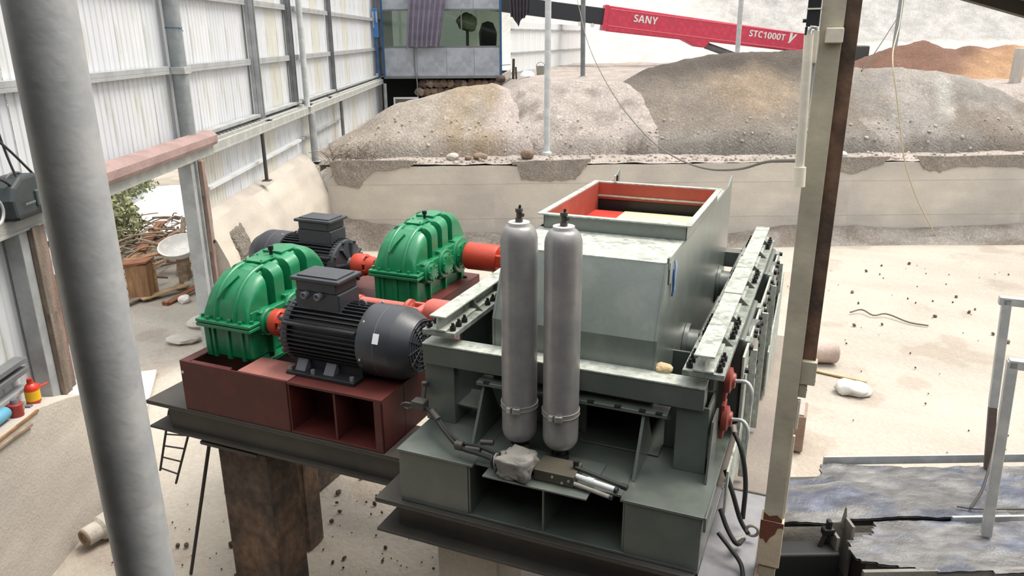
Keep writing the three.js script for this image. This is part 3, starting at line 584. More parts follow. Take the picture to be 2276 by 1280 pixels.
{
  const t = thing('cardan_shaft', 'long pinkish red cardan shaft from the front gearbox into the crusher', 'drive shaft', [-3.0, 2.83, -5.21]); const y = 2.83, z = -5.21;
  partA('flange', [rod(V3(-4.02, y, z), V3(-3.93, y, z), .1, 22)], M.pink, t);
  yoke(-3.93, y, z, .075, 1, M.pink, 'yoke', t);
  partA('tube', [rod(V3(-3.82, y, z), V3(-3.12, y, z), .05, 18), rod(V3(-3.82, y, z), V3(-3.62, y, z), .062, 18)], M.pink, t);
  yoke(-3.14, y, z, .085, 1, M.pink, 'yoke', t);
  partA('sleeve', [turned([[0, 0], [.1, 0], [.115, .03], [.115, .22], [.1, .26], [.1, .7], [.125, .72], [.125, .8], [0, .8]], 'x', 26).translate(-2.97, y, z)], M.pink, t);
  const u = thing('cardan_shaft', 'thick orange cardan shaft from the rear gearbox, going behind the gas cylinders', 'drive shaft', [-2.7, 2.83, -6.88]); const Z = -6.88;
  partA('sleeve', [turned([[0, 0], [.135, 0], [.142, .02], [.142, .33], [.13, .36], [0, .36]], 'x', 28).translate(-3.42, y, Z)], M.orange, u);
  yoke(-3.1, y, Z, .115, 1, M.orange, 'yoke', u); yoke(-2.78, y, Z, .115, -1, M.orange, 'yoke', u);
  partA('spider', [rod(V3(-2.94, y - .13, Z), V3(-2.94, y + .13, Z), .04, 14)], M.orange, u);
  partA('tube', [turned([[0, 0], [.13, 0], [.13, .2], [.1, .22], [.1, .78], [0, .78]], 'x', 26).translate(-2.8, y, Z)], M.orange, u);
}
// ---------- the roller crusher ----------
let frame;
{
  const t = frame = thing('crusher_frame', 'heavy green-grey steel frame of the roller crusher on its box base', 'machine frame', [-1.4, 2.12, -5.6]);
  const zf = -3.68, zb = -7.5, P = M.paint;
  partA('base_plate', [bx(-2.36, -.44, 2.12, 2.14, zb, zf)], P, t);
  eachA('base_front_panel', [bx(-2.36, -1.87, 2.14, 2.485, zf - .012, zf), bx(-.87, -.44, 2.14, 2.485, zf - .012, zf)], P, t);
  partA('base_side_panel', [bx(-2.36, -2.345, 2.14, 2.485, zb, zf - .012)], P, t); partA('base_side_panel', [bx(-.455, -.44, 2.14, 2.485, zb, zf - .012)], P, t);
  partA('base_back_panel', [bx(-2.36, -.44, 2.14, 2.485, zb, zb + .012)], P, t);
  eachA('base_web', [bx(-1.87, -1.855, 2.14, 2.485, -4.6, zf - .006), bx(-1.38, -1.365, 2.14, 2.485, -4.6, zf - .01), bx(-.885, -.87, 2.14, 2.485, -4.6, zf - .006)], P, t);
  partA('base_inner_panel', [bx(-2.34, -.46, 2.14, 2.485, -4.6, -4.585)], P, t);
  partA('base_top_plate', [bx(-2.37, -1.83, 2.485, 2.502, zb, zf + .01), bx(-1.83, -.9, 2.485, 2.502, zb, zf - .03), bx(-.9, -.42, 2.485, 2.502, zb, zf + .012)], M.paint, t);
  partA('corner_lip', [bx(-.432, -.415, 2.41, 2.502, -4.02, zf + .012)], M.paint, t);
  partA('shelf_plate', [bx(-1.72, -1.07, 2.503, 2.516, -3.98, -3.575)], M.paint, t);
  // end frames: posts, cross beam
  const posts = [[-2.385, -2.165], [-.69, -.5]];
  for (const [a, b] of posts) {
    const o = partA('post', [bx(a, b, 2.502, 2.94, -4.125, -4.105), bx(a, a + .016, 2.502, 2.94, -4.36, -4.12), bx(b - .016, b, 2.502, 2.94, -4.36, -4.12)].concat(a < -1 ? [] : [bx(a, b, 2.502, 2.94, -4.36, -4.34)]), P, t);
    partA('post', [bx(a, b, 2.502, 3.15, -7.2, -6.95)], P, t);
    if (a > -1) partA('post_gusset', [alongX([[-4.0, 2.505], [-4.1, 2.86], [-4.3, 2.86], [-4.3, 2.505]], b + .018, b + .03)], M.paint, t);
  }
  partA('post_shelf', [bx(-2.36, -2.0, 2.62, 2.635, -4.4, -4.15)], M.paint, t);
  partA('cross_beam', [bx(-2.375, -.53, 2.935, 3.072, -4.19, -4.065, .006)], P, t);
  partA('beam_top', [bx(-2.375, -.53, 3.072, 3.084, -4.2, -4.06, .003)], M.dustedLit, t);  // paler than the beam: dust with the lit top painted in
  partA('cross_beam', [bx(-2.375, -.53, 2.935, 3.08, -7.25, -7.1, .006)], P, t);
  const lip = partA('lip_plate', [bx(-1.97, -.73, 2.86, 2.885, -4.16, -4.035, .003), bx(-1.97, -.73, 2.80, 2.86, -4.16, -4.15, .002)], M.paint, t);
  bitsA('lip_slots', [-1.9, -1.72, -1.2, -1.03, -.88, -.78].map((x) => bx(x - .02, x + .02, 2.878, 2.892, -4.055, -4.032, .002)), M.black, lip);
  for (const x of [-1.93, -.875]) partA('gusset', [alongX([[-3.87, 2.505], [-4.07, 2.86], [-4.13, 2.86], [-4.34, 2.505]], x - .009, x + .009)], M.paint, t);
  partA('bulkhead', [bx(-2.0, -1.32, 2.505, 2.93, -4.36, -4.345), bx(-.8, -.69, 2.505, 2.93, -4.36, -4.345), bx(-1.32, -.8, 2.78, 2.93, -4.36, -4.345), bx(-1.34, -1.31, 2.505, 2.8, -4.35, -4.325)], P, t);
  partA('inner_floor', [bx(-1.32, -.8, 2.505, 2.515, -4.75, -4.2)], M.paint, t);
  partA('inner_back', [bx(-2.0, -.6, 2.5, 3.0, -4.78, -4.76)], P, t);
  // upper side rails: an H-section on a thick plate, stiffeners, bolts
  for (const s of [1, -1]) {
    const xc = s > 0 ? -.545 : -2.235;
    partA('side_rail', hbeamZ(-7.3, -4.03, 3.195, 3.3, xc, .118, .014, .016), M.dustedLit, t);
    partA('splice_plate', [bx(xc - .062, xc + .062, 3.3, 3.308, -6.15, -5.2, .002)], M.dustedLit, t);
    partA('rail_plate', [bx(xc - .118, xc + .118, 3.158, 3.194, -7.25, -4.035, .004)], M.dustedLitThin, t);
    partA('rail_web', [bx(xc - .012, xc + .012, 2.502, 3.158, -7.2, -4.36)], P, t);
    for (const z of [-4.5, -4.9, -5.3, -5.72, -6.15, -6.6, -7.0]) partA('stiffener', [extr([[.012, 0], [.105, 0], [.012, .085]], .012).rotateY(0).translate(xc, 3.195, z), extr([[-.012, 0], [-.105, 0], [-.012, .085]].reverse(), .012).translate(xc, 3.195, z)], P, t);
    const b = [];
    for (const [z0, n, dz] of [[-4.08, 3, .085], [-4.62, 4, .09], [-5.85, 3, .1], [-6.9, 4, .08]]) for (let i = 0; i < n; i++) for (const q of [-1, 1]) b.push(hex(xc + q * .085, 3.208, z0 - i * dz, .02, .03), rod(V3(xc + q * .085, 3.2, z0 - i * dz), V3(xc + q * .085, 3.245, z0 - i * dz), .01, 6));
    bitsA('rail_bolts', b, M.black, t);
  }
}
// bearing housings that slide between the rails, and their rollers
for (const [x0, x1, side] of [[-.70, -.40, 'right'], [-2.42, -2.10, 'left']]) for (const [z, w] of [[-5.2, 'front'], [-6.75, 'rear']]) {
  const out = side === 'right' ? x1 : x0, s = side === 'right' ? 1 : -1;
  const t = partA('bearing_housing', [bx(x0, x1, 2.515, 3.14, z - .42, z + .42, .02)], M.paint, frame);
  const cap = partA('cover', [flip(turned([[0, 0], [.26, 0], [.26, .03], [.2, .045], [.1, .05], [0, .05]], 'x', 30), s).translate(out, 2.86, z)], side === 'right' ? M.paint : M.oxide, t);
  bitsA('cover_bolts', [...Array(12)].map((_, k) => hex(out + s * .04, 2.86 + Math.sin(k * .5236) * .23, z + Math.cos(k * .5236) * .23, .018, .03, 'x')), M.black, t);
  eachA('guide_strip', [bx(out - s * .01, out + s * .03, 2.52, 3.12, z + .30, z + .40), bx(out - s * .01, out + s * .03, 2.52, 3.12, z - .40, z - .30)], side === 'right' ? M.dustedLitThin : M.paint, t);
  if (side === 'right') {
    const r = thing('roller_shaft', `${w} roller shaft end, a grey drum between the hopper and the ledge-side rail`, 'shaft', [-.77, 2.86, z]);
    partA('shaft', [rod(V3(-.846, 2.86, z), V3(-.705, 2.86, z), .13, 28)], M.paint, r); partA('collar', [rod(V3(-.845, 2.86, z), V3(-.815, 2.86, z), .17, 28)], M.paint, r);
  }
}
// outer guard rail of flat bars and hydraulic parts along the ledge side
{
  const t = thing('side_guard', 'grey slotted outer side plate with bolts along the ledge side of the crusher', 'side plate', [-.36, 2.08, -5.6]);
  partA('plate', [bx(-.385, -.37, 2.95, 3.11, -7.3, -4.55), bx(-.385, -.37, 2.2, 2.5, -7.3, -4.2)], M.dustedLit, t);
  eachA('strut', [-4.75, -5.45, -6.0, -6.5, -7.2].map((z) => bx(-.385, -.365, 2.5, 2.95, z - .1, z + .1)), M.dustedLit, t);
  eachA('rib', [-4.85, -5.6, -6.3, -7.0].map((z) => bx(-.365, -.32, 2.1, 3.05, z - .012, z + .012)), M.dustedLit, t);
  bitsA('plate_bolts', [...Array(18)].map((_, i) => hex(-.36, i % 2 ? 3.08 : 2.98, -4.65 - i * .15, .018, .03, 'x')), M.black, t);
  bitsA('plate_slots', [...Array(7)].map((_, i) => bx(-.372, -.366, 3.0, 3.05, -4.9 - i * .34 - .07, -4.9 - i * .34 + .07, .002)), M.black, t);
  partA('pointed_bracket', [alongX([[-6.2, 2.1], [-6.2, 2.5], [-7.35, 2.9], [-7.35, 2.1]], -.33, -.318)], M.dustedLit, t);
}
{
  const t = thing('hydraulic_ram', 'pair of red hydraulic cylinder heads with bent white pipes beside the front post', 'hydraulic cylinder', [-.44, 2.6, -4.45]);
  for (const y of [3.0, 2.74]) {
    const c = partA('cylinder_head', [turned([[0, 0], [.075, 0], [.08, .012], [.08, .035], [.05, .045], [.045, .06], [0, .06]], 'x', 24).translate(-.46, y, -4.42), bx(-.47, -.445, y - .13, y + .1, -4.5, -4.38, .006)], mat(0x96443c, .5, { map: 'dust' }), t);
    partA('oil_pipe', [tube([V3(-.4, y + .01, -4.4), V3(-.33, y + .02, -4.38), V3(-.30, y - .02, -4.37), V3(-.295, y - .12, -4.37)], .012, 14, 8)], M.whitePipe, c);
  }
}
// feed hopper housing
{
  const t = thing('feed_hopper', 'green-grey hopper housing of the crusher with an open red-lined feed mouth on top', 'hopper', [-1.385, 2.7, -5.65]);
  const L = -1.92, R = -.85, yb = 2.98;
  partA('lower_front', [bx(L, R - .012, yb, 3.272, -4.215, -4.2, .003)], M.hopper, t);
  partA('front_slope', [alongX([[-4.2, 3.27], [-4.41, 3.69], [-4.425, 3.69], [-4.215, 3.27]], L, R - .012)], M.hopper, t);
  partA('lower_back', [bx(L, R - .012, yb, 3.272, -7.1, -7.085, .003)], M.hopper, t);
  partA('back_slope', [alongX([[-7.1, 3.27], [-6.89, 3.69], [-6.875, 3.69], [-7.085, 3.27]].reverse(), L, R - .012)], M.hopper, t);
  eachA('top_deck', [bx(L, R - .012, 3.685, 3.7, -5.02, -4.41, .003), bx(L, R - .012, 3.685, 3.7, -6.89, -6.28, .003)], M.dustedLit, t);  // deck dust, its paleness also carrying painted skylight
  const plate = [[-4.195, yb - .2], [-4.195, 3.275], [-4.40, 3.70], [-4.46, 3.70], [-6.75, 3.705], [-7.0, 3.715], [-7.2, 3.78], [-7.2, yb], [-6.9, yb - .3], [-4.4, yb - .3]];
  partA('side_plate', [alongX(plate, R - .012, R + .002)], M.hopper, t);
  partA('side_plate', [alongX(plate, L - .002, L + .012)], M.hopper, t);
  eachA('corner_tab', [bx(R + .002, R + .012, 3.56, 3.70, -4.53, -4.42, .003), bx(L - .012, L - .002, 3.56, 3.70, -4.53, -4.42, .003), bx(R - .006, R + .008, 3.66, 3.735, -4.44, -4.40, .002)], M.hopper, t);
  partA('wire_rag', [tube([V3(R + .014, 3.68, -4.56), V3(R + .02, 3.64, -4.55), V3(R + .016, 3.55, -4.535), V3(R + .018, 3.50, -4.53)], .009, 12, 6)], mat(0x9fb4d2, .7), t, 'pale blue rag');
  partA('blue_tie', [tube([V3(R + .014, 3.63, -4.525), V3(R + .02, 3.53, -4.52), V3(R + .014, 3.46, -4.515)], .007, 8, 6)], mat(0x3f64a0, .6), t, 'blue tie');
  // mouth
  const a = -1.87, b = -.85, f = -4.985, k = -6.31, y0 = 3.7, y1 = 3.80;
  const rim = partA('feed_mouth', [bx(a, b, y0, y1, f - .012, f), bx(a, b, y0, y1, k, k + .012), bx(a, a + .012, y0, y1, k, f), bx(b - .012, b, y0, y1, k, f)], M.hopper, t);
  partA('mouth_lip', [bx(a - .035, b + .03, y1, y1 + .011, f - .012, f + .035, .002), bx(a - .035, b + .03, y1, y1 + .011, k - .035, k + .012, .002), bx(a - .035, a + .012, y1, y1 + .0105, k, f, .002), bx(b - .012, b + .03, y1, y1 + .0105, k, f, .002)], M.dustedLit, rim);
  partA('red_lining', [bx(a + .013, b - .013, 3.665, y1 + .002, k + .013, k + .018, .001), bx(a + .013, a + .018, 3.5, y1 + .002, k + .018, f - .013, .001), bx(b - .018, b - .013, 3.6, y1 + .002, k + .018, f - .013, .001), bx(a + .018, b - .018, 3.6, y1 + .002, f - .018, f - .013, .001)], M.redIn, rim, 'red oxide lining');
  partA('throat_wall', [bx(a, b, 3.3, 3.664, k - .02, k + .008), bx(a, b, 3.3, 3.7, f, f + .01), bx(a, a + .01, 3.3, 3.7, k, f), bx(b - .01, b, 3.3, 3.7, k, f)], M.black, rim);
  partA('red_sill', [bx(a + .02, -1.60, 3.57, 3.585, -6.2, f - .03, .002)], mat(0xc0392c, .5, { map: 'dust' }), rim, 'bright red sill plate');
}
{
  const t = thing('cover_board', 'cream board lying inside the red-lined feed mouth', 'board', [-1.22, 3.57, -5.6]);
  partA('board', [bx(-1.60, -.88, 3.56, 3.582, -6.24, -5.03, .003)], M.cream, t);
  const n = thing('lifting_pin', 'small pale pin standing on the far edge of the feed mouth', 'pin', [-1.71, 3.812, -6.3]);
  partA('stem', [rod(V3(-1.71, 3.811, -6.3), V3(-1.71, 3.87, -6.3), .012, 10)], M.tankTop, n); partA('head', [bx(-1.70, -1.685, 3.825, 3.875, -6.31, -6.29)], M.black, n);
}
// gas cylinders
const makeTank = (label, x) => {
  const t = thing('gas_cylinder', label, 'gas cylinder', [x, 2.52, -3.94], 0);
  const r = .109, pr = [[0, .075]]; for (let i = 0; i <= 8; i++) { const a = (i / 8) * Math.PI / 2; pr.push([.045 + (r - .045) * Math.sin(a), .155 - .08 * Math.cos(a)]); }
  pr.push([r, 1.36]); for (let i = 1; i <= 8; i++) { const a = (i / 8) * Math.PI / 2; pr.push([.058 + (r - .058) * Math.cos(a), 1.36 + .095 * Math.sin(a)]); } pr.push([0, 1.455]);
  part('shell', [turned(pr, 'y', 40)], M.tank, t);
  part('top_collar', [rod(V3(0, 1.453, 0), V3(0, 1.472, 0), .062, 26)], M.tankTop, t, 'white collar');
  const v = part('valve', [rod(V3(0, 1.47, 0), V3(0, 1.495, 0), .022, 12), rod(V3(0, 1.495, 0), V3(0, 1.53, 0), .016, 10), rod(V3(0, 1.53, 0), V3(0, 1.55, 0), .022, 10)], M.bronze, t);
  part('valve_port', [rod(V3(0, 1.515, 0), V3(.03, 1.515, .01), .011, 8), rod(V3(.004, 1.55, 0), V3(.006, 1.57, 0), .008, 8)], M.black, v);
  part('neck', [turned([[0, -.03], [.05, -.03], [.05, .0], [.042, .01], [.042, .06], [.058, .075], [.06, .095], [0, .095]], 'y', 22)], M.black, t, 'black neck');
  const c = part('clamp_band', [turned([[r + .001, -.014], [r + .006, -.012], [r + .006, .012], [r + .001, .014]], 'y', 36).translate(0, .325, 0), ring(r + .004, .004, 0, .311, 0, 'y', 36), ring(r + .004, .004, 0, .339, 0, 'y', 36)], M.dirtyMetal, t);
  each('clamp_screw', [-.16, .16, .30].map((a) => bx(-.014, .014, .306, .344, r, r + .026, .004).rotateY(a)), M.chrome, c);
  part('clamp_bracket', [bx(-.05, .05, .30, .35, -.155, -r, .004)], M.paint, c);
  return t;
};
makeTank('tall grey gas cylinder on the left of the pair, above the wrapped valve lump', -1.627);
makeTank('tall grey gas cylinder on the right of the pair, above the dark oily block', -1.356);
// valves, hoses and pipes on the shelf
{
  const t = thing('valve_body', 'dusty grey lumpy valve body wrapped in film under the left gas cylinder', 'valve', [-1.56, 2.517, -3.76]);
  const g = mergeVertices(new THREE.IcosahedronGeometry(1, 5).deleteAttribute('uv').deleteAttribute('normal')), p = g.attributes.position;
  for (let i = 0; i < p.count; i++) {
    let x = p.getX(i), y = p.getY(i), z = p.getZ(i); const q = (a) => Math.sign(a) * Math.pow(Math.abs(a), .62);
    x = q(x) * .128; y = q(y) * .072; z = q(z) * .1; const n = Math.abs(fbm(x * 30 + 9, y * 34 + z * 22 + 9, 77, 4) - .5), m = fbm(x * 11 + 3, z * 13 + y * 9 + 5, 78, 3) - .5, k = 1.1 - 1.3 * n + .9 * m;
    p.setXYZ(i, x * k + .02 * (y / .1), y * k, z * k);
  }
  g.computeVertexNormals();
  partA('wrapped_body', [g.translate(-1.545, 2.582, -3.68)], M.dirtyMetal, t);
  partA('port_collar', [turned([[.03, 0], [.062, 0], [.07, .03], [.055, .05], [.03, .05]], 'y', 20).translate(-1.627, 2.517, -3.94)], M.oily, t);
  for (const k of [0, 1, 2]) partA('end_fin', [rod(V3(-1.632 - k * .02, 2.572, -3.665), V3(-1.642 - k * .02, 2.570, -3.665), .06 - k * .006, 16)], k % 2 ? M.dirtyMetal : M.black, t);
  const b = thing('manifold_block', 'dark oily manifold block under the right gas cylinder', 'manifold', [-1.28, 2.517, -3.78]);
  partA('block', [bx(-1.42, -1.17, 2.517, 2.592, -3.82, -3.645, .008)], M.oily, b);
  partA('port', [turned([[0, 0], [.055, 0], [.055, .035], [.045, .04], [0, .04]], 'y', 20).translate(-1.356, 2.517, -3.94)], M.black, b);
  bitsA('block_screws', [[-1.3, 2.575], [-1.24, 2.55], [-1.2, 2.57]].map(([x, y]) => hex(x, y - .01, -3.643, .009, .008, 'z')), M.chrome, b);
  const w = thing('pipe_bundle', 'bundle of pale and dark pipe ends running right from the oily block', 'pipes', [-1.05, 2.52, -3.69]);
  partA('pale_pipe', [rod(V3(-1.17, 2.572, -3.695), V3(-.93, 2.562, -3.66), .017, 12), rod(V3(-1.1, 2.569, -3.685), V3(-1.06, 2.568, -3.68), .021, 12)], M.whitePipe, w);
  partA('pale_pipe', [rod(V3(-1.17, 2.545, -3.655), V3(-.95, 2.528, -3.63), .013, 12)], M.dirtyMetal, w);
  partA('dark_pipe', [rod(V3(-1.19, 2.60, -3.739), V3(-.87, 2.57, -3.69), .013, 10), hex(-1.19, 2.615, -3.75, .018, .05)], M.black, w);
  eachA('pipe_end', [rod(V3(-.93, 2.562, -3.66), V3(-.912, 2.561, -3.657), .02, 10), rod(V3(-.95, 2.528, -3.63), V3(-.932, 2.527, -3.628), .016, 10), rod(V3(-.9, 2.573, -3.695), V3(-.865, 2.57, -3.69), .018, 10)], M.black, w);
  const h = thing('hydraulic_hose', 'black hydraulic hose with steel fittings across the base top to the drive side', 'hose', [-2.1, 2.51, -3.85]);
  partA('hose', [tube([V3(-1.66, 2.575, -3.67), V3(-1.80, 2.575, -3.70), V3(-1.95, 2.57, -3.735), V3(-2.10, 2.60, -3.83), V3(-2.26, 2.64, -3.95), V3(-2.36, 2.66, -4.0)], .014, 30, 8)], M.rubber, h);
  partA('hose', [tube([V3(-1.66, 2.60, -3.70), V3(-1.82, 2.60, -3.74), V3(-1.96, 2.59, -3.76), V3(-2.12, 2.615, -3.86), V3(-2.26, 2.65, -3.98)], .012, 30, 8)], M.rubber, h);
  eachA('fitting', [rod(V3(-1.80, 2.585, -3.73), V3(-1.9, 2.575, -3.733), .02, 6), rod(V3(-1.82, 2.61, -3.78), V3(-1.74, 2.618, -3.79), .018, 6), rod(V3(-2.18, 2.63, -3.90), V3(-2.26, 2.65, -3.96), .022, 8), hex(-1.95, 2.58, -3.74, .032, .05, 'x'), bx(-2.42, -2.32, 2.63, 2.70, -4.03, -3.95, .012), rod(V3(-2.37, 2.66, -4.03), V3(-2.38, 2.76, -4.08), .016, 8), hex(-2.38, 2.77, -4.085, .024, .03)], M.bronze, h);
  partA('hose_tail', [tube([V3(-2.42, 2.66, -3.98), V3(-2.47, 2.67, -3.96), V3(-2.50, 2.64, -3.97), V3(-2.47, 2.61, -3.99), V3(-2.43, 2.63, -3.99)], .009, 16, 7)], M.bronze, h);
  const e = thing('hose_bundle', 'tangle of black hoses hanging down to the ledge behind the right corner of the base', 'hoses', [-.3, 2.07, -4.3]);
  const hs = [[V3(-.39, 2.62, -4.5), V3(-.33, 2.55, -4.42), V3(-.28, 2.35, -4.38), V3(-.27, 2.12, -4.32)], [V3(-.40, 2.45, -4.3), V3(-.34, 2.33, -4.25), V3(-.27, 2.16, -4.22), V3(-.22, 2.10, -4.2)], [V3(-.39, 2.3, -4.1), V3(-.33, 2.2, -4.05), V3(-.27, 2.14, -4.02), V3(-.24, 2.12, -4.12)], [V3(-.38, 2.2, -4.0), V3(-.30, 2.15, -3.95), V3(-.23, 2.10, -3.9), V3(-.20, 2.07, -3.8)]];
  hs.forEach((q, i) => partA('hose', [tube(q, i === 3 ? .013 : .015, 20, 8)], M.rubber, e));
  eachA('hose_end', [rod(V3(-.40, 2.64, -4.53), V3(-.385, 2.61, -4.49), .02, 8), rod(V3(-.29, 2.13, -4.05), V3(-.24, 2.12, -4.12), .018, 8), ring(.035, .01, -.20, 2.13, -4.2, 'z', 16)], M.dirtyMetal, e);
}
{ const s = thing('foam_lump', 'small lump of yellow foam beside the end of the front beam', 'foam', [-.80, 2.95, -4.22]); const g = new THREE.IcosahedronGeometry(.045, 2), p = g.attributes.position; for (let i = 0; i < p.count; i++) { const k = .7 + .5 * fbm(p.getX(i) * 40 + 5, p.getY(i) * 40 + p.getZ(i) * 30, 3, 2); p.setXYZ(i, p.getX(i) * k * 1.3, p.getY(i) * k * .8, p.getZ(i) * k); } g.computeVertexNormals(); part('foam', [g.translate(0, .15, 0), bx(-.03, .03, .0, .125, -.02, .02)], mat(0xbfa883, .9, { bump: 'fine' }), s); }
// ---------- heaps, land and things beyond the back wall ----------
const segD = (u, v, a, b) => { const dx = b[0] - a[0], dz = b[2] - a[2], L = dx * dx + dz * dz, t = L ? Math.min(1, Math.max(0, ((u - a[0]) * dx + (v - a[2]) * dz) / L)) : 0; return [Math.hypot(u - a[0] - t * dx, v - a[2] - t * dz), a[1] + t * (b[1] - a[1])]; };
function heapMesh(name, label, category, crest, slope, colour, o = {}) {
  const us = crest.map((c) => c[0]), vs = crest.map((c) => c[2]), R = o.reach ?? 4;
  const u0 = Math.max(o.u0 ?? -99, Math.min(...us) - R), u1 = Math.min(o.u1 ?? 99, Math.max(...us) + R), v0 = Math.min(...vs) - R, v1 = Math.min(-0.34, Math.max(...vs) + R);
  const base = o.base ?? ((u, v) => landY(u, v));
  const h = (u, v) => {
    let m = -9; for (let i = 0; i < crest.length - 1; i++) { const [d, y] = segD(u, v, crest[i], crest[i + 1]); const dd = Math.sqrt(d * d + 0.06) - 0.24; m = Math.max(m, y - slope * dd); }
    for (const [pu, py, pv, s] of o.cones ?? []) m = Math.max(m, py - s * Math.hypot(u - pu, v - pv));
    m -= 1.1 * sm(v, -1.0, -0.36);
    m += (o.rough ?? 0.10) * (fbm(u * 1.1 + 50, v * 1.1 + 50, o.seed ?? 5, 4) - 0.5) * 2 + 0.05 * (fbm(u * 6 + 50, v * 6 + 50, 9, 3) - 0.5);
    return m;
  };
  const step = o.step ?? 0.12, g = grid(u0, u1, v0, v1, Math.ceil((u1 - u0) / step), Math.ceil((v1 - v0) / step), h, colour, (u, y, v) => y > base(u, v) - 0.12);
  const cu = (us[0] + us[us.length - 1]) / 2, cv = (vs[0] + vs[vs.length - 1]) / 2;
  const t = thingB(name, label, category, [cu, 2, cv]);
  partA('heap', g, o.m ?? M.heap, t); t.heapY = h;
  return t;
}
const nz = (u, v, s, k = 1) => fbm(u * k + 60, v * k + 60, s, 5);
heapMesh('sand_heap', 'tan sandy heap in front of the blue-trimmed cabin', 'heap', [[0.9, 2.5, -1.5], [2.07, 3.34, -2.56], [3.28, 3.60, -3.0], [4.4, 3.78, -3.3], [5.2, 3.5, -3.5]], 0.6,
  (u, v, y) => { const a = nz(u, v, 1, .8); let c = mix(C.tan, C.pale, sm(a, .45, .7)); c = mix(c, C.tanO, sm(u, 2.6, 3.6) * (1 - sm(u, 5.2, 6.2)) * sm(nz(u, v, 3, 1.3), .35, .55)); c = mix(c, C.pink, sm(u + .8 * (nz(u, v, 7, 2) - .5), 4.3, 5.0)); return mix(c, C.soilD, .35 * sm(nz(u, v, 2, 3), .6, .8)); }, { reach: 3.2, u0: 0.0, seed: 11 });
heapMesh('gravel_heap', 'pale pinkish gravel heap behind the white pole', 'heap', [[5.4, 3.72, -3.4], [6.9, 3.82, -3.35], [8.0, 3.76, -3.3]], 0.6,
  (u, v, y) => mix(mix(C.pink, C.pale, nz(u, v, 4)), C.greyD, .55 * sm(nz(u, v, 6, 2.2), .5, .75) + .3 * (y < 3.1 ? sm(nz(u, v, 8, 1.2), .4, .6) : 0)), { reach: 3.2, seed: 12 });
heapMesh('grey_heap', 'big dark grey crushed-stone heap below the red crane boom', 'heap', [[8.3, 3.72, -3.5], [9.2, 4.12, -4.0], [10.2, 4.36, -4.3], [11.7, 4.48, -4.47], [12.5, 4.55, -4.5], [13.8, 4.59, -4.66], [15.0, 4.1, -4.4]], 0.62,
  (u, v, y) => { const a = nz(u, v, 15, 1.1); let c = mix(C.grey, C.greyD, sm(y + 0.5 * (a - .5), 3.5, 4.2)); c = mix(c, rgb('#9d8b76'), .85 * (1 - sm(Math.hypot(u - 11.6, (v + 2.6) * 1.2) + .8 * (nz(u, v, 16, 1.5) - .5), .8, 1.6))); return mix(c, C.slate, .5 * (1 - sm(y, 2.3, 2.9))); },
  { reach: 4.4, seed: 13, cones: [[11.3, 3.98, -3.15, .62], [9.9, 3.5, -2.7, .62], [12.9, 3.7, -2.9, .66]] });
heapMesh('grey_heap', 'lighter grey gravel heap to the right of the tan steel column', 'heap', [[14.6, 4.1, -4.0], [16.2, 4.1, -3.9], [17.85, 3.92, -3.55], [18.5, 3.55, -3.0], [19.3, 2.85, -2.2], [22, 2.6, -2.4]], 0.6,
  (u, v, y) => { let c = mix(C.greyL, C.grey, sm(nz(u, v, 17, 1), .35, .65)); c = mix(c, C.white, .55 * (1 - sm(Math.abs(u - 16.9 - (v + 2.4) * -.35) + .3 * (nz(u, v, 19, 2) - .5), .1, .38)) * sm(-v, 1.3, 2) * (1 - sm(-v, 3.1, 3.6))); return mix(c, C.slate, .5 * sm(nz(u, v, 18, 1.3), .45, .7)); }, { reach: 4, seed: 14 });
heapMesh('red_soil_heap', 'reddish brown soil heap behind the grey gravel at the right', 'heap', [[15.8, 3.6, -9], [17.3, 4.02, -9], [17.9, 4.3, -9], [18.8, 4.62, -9], [19.6, 4.8, -9], [20.2, 4.55, -9], [20.77, 4.49, -9], [21.3, 4.62, -9], [22.0, 4.53, -9], [22.8, 4.63, -9], [24, 4.5, -9], [27, 4.2, -9]], 0.5,
  (u, v, y) => { const a = nz(u, v, 23, 1.2); const f = sm(u + 1.2 * (v + 7.5) + 1.2 * (a - .5), 19.6, 21.4); return mix(mix(C.brown, rgb('#7c5a49'), sm(a, .4, .7)), mix(C.brownO, rgb('#c9a27c'), nz(u, v, 25, 2)), f); }, { reach: 6, seed: 15, rough: .06 });
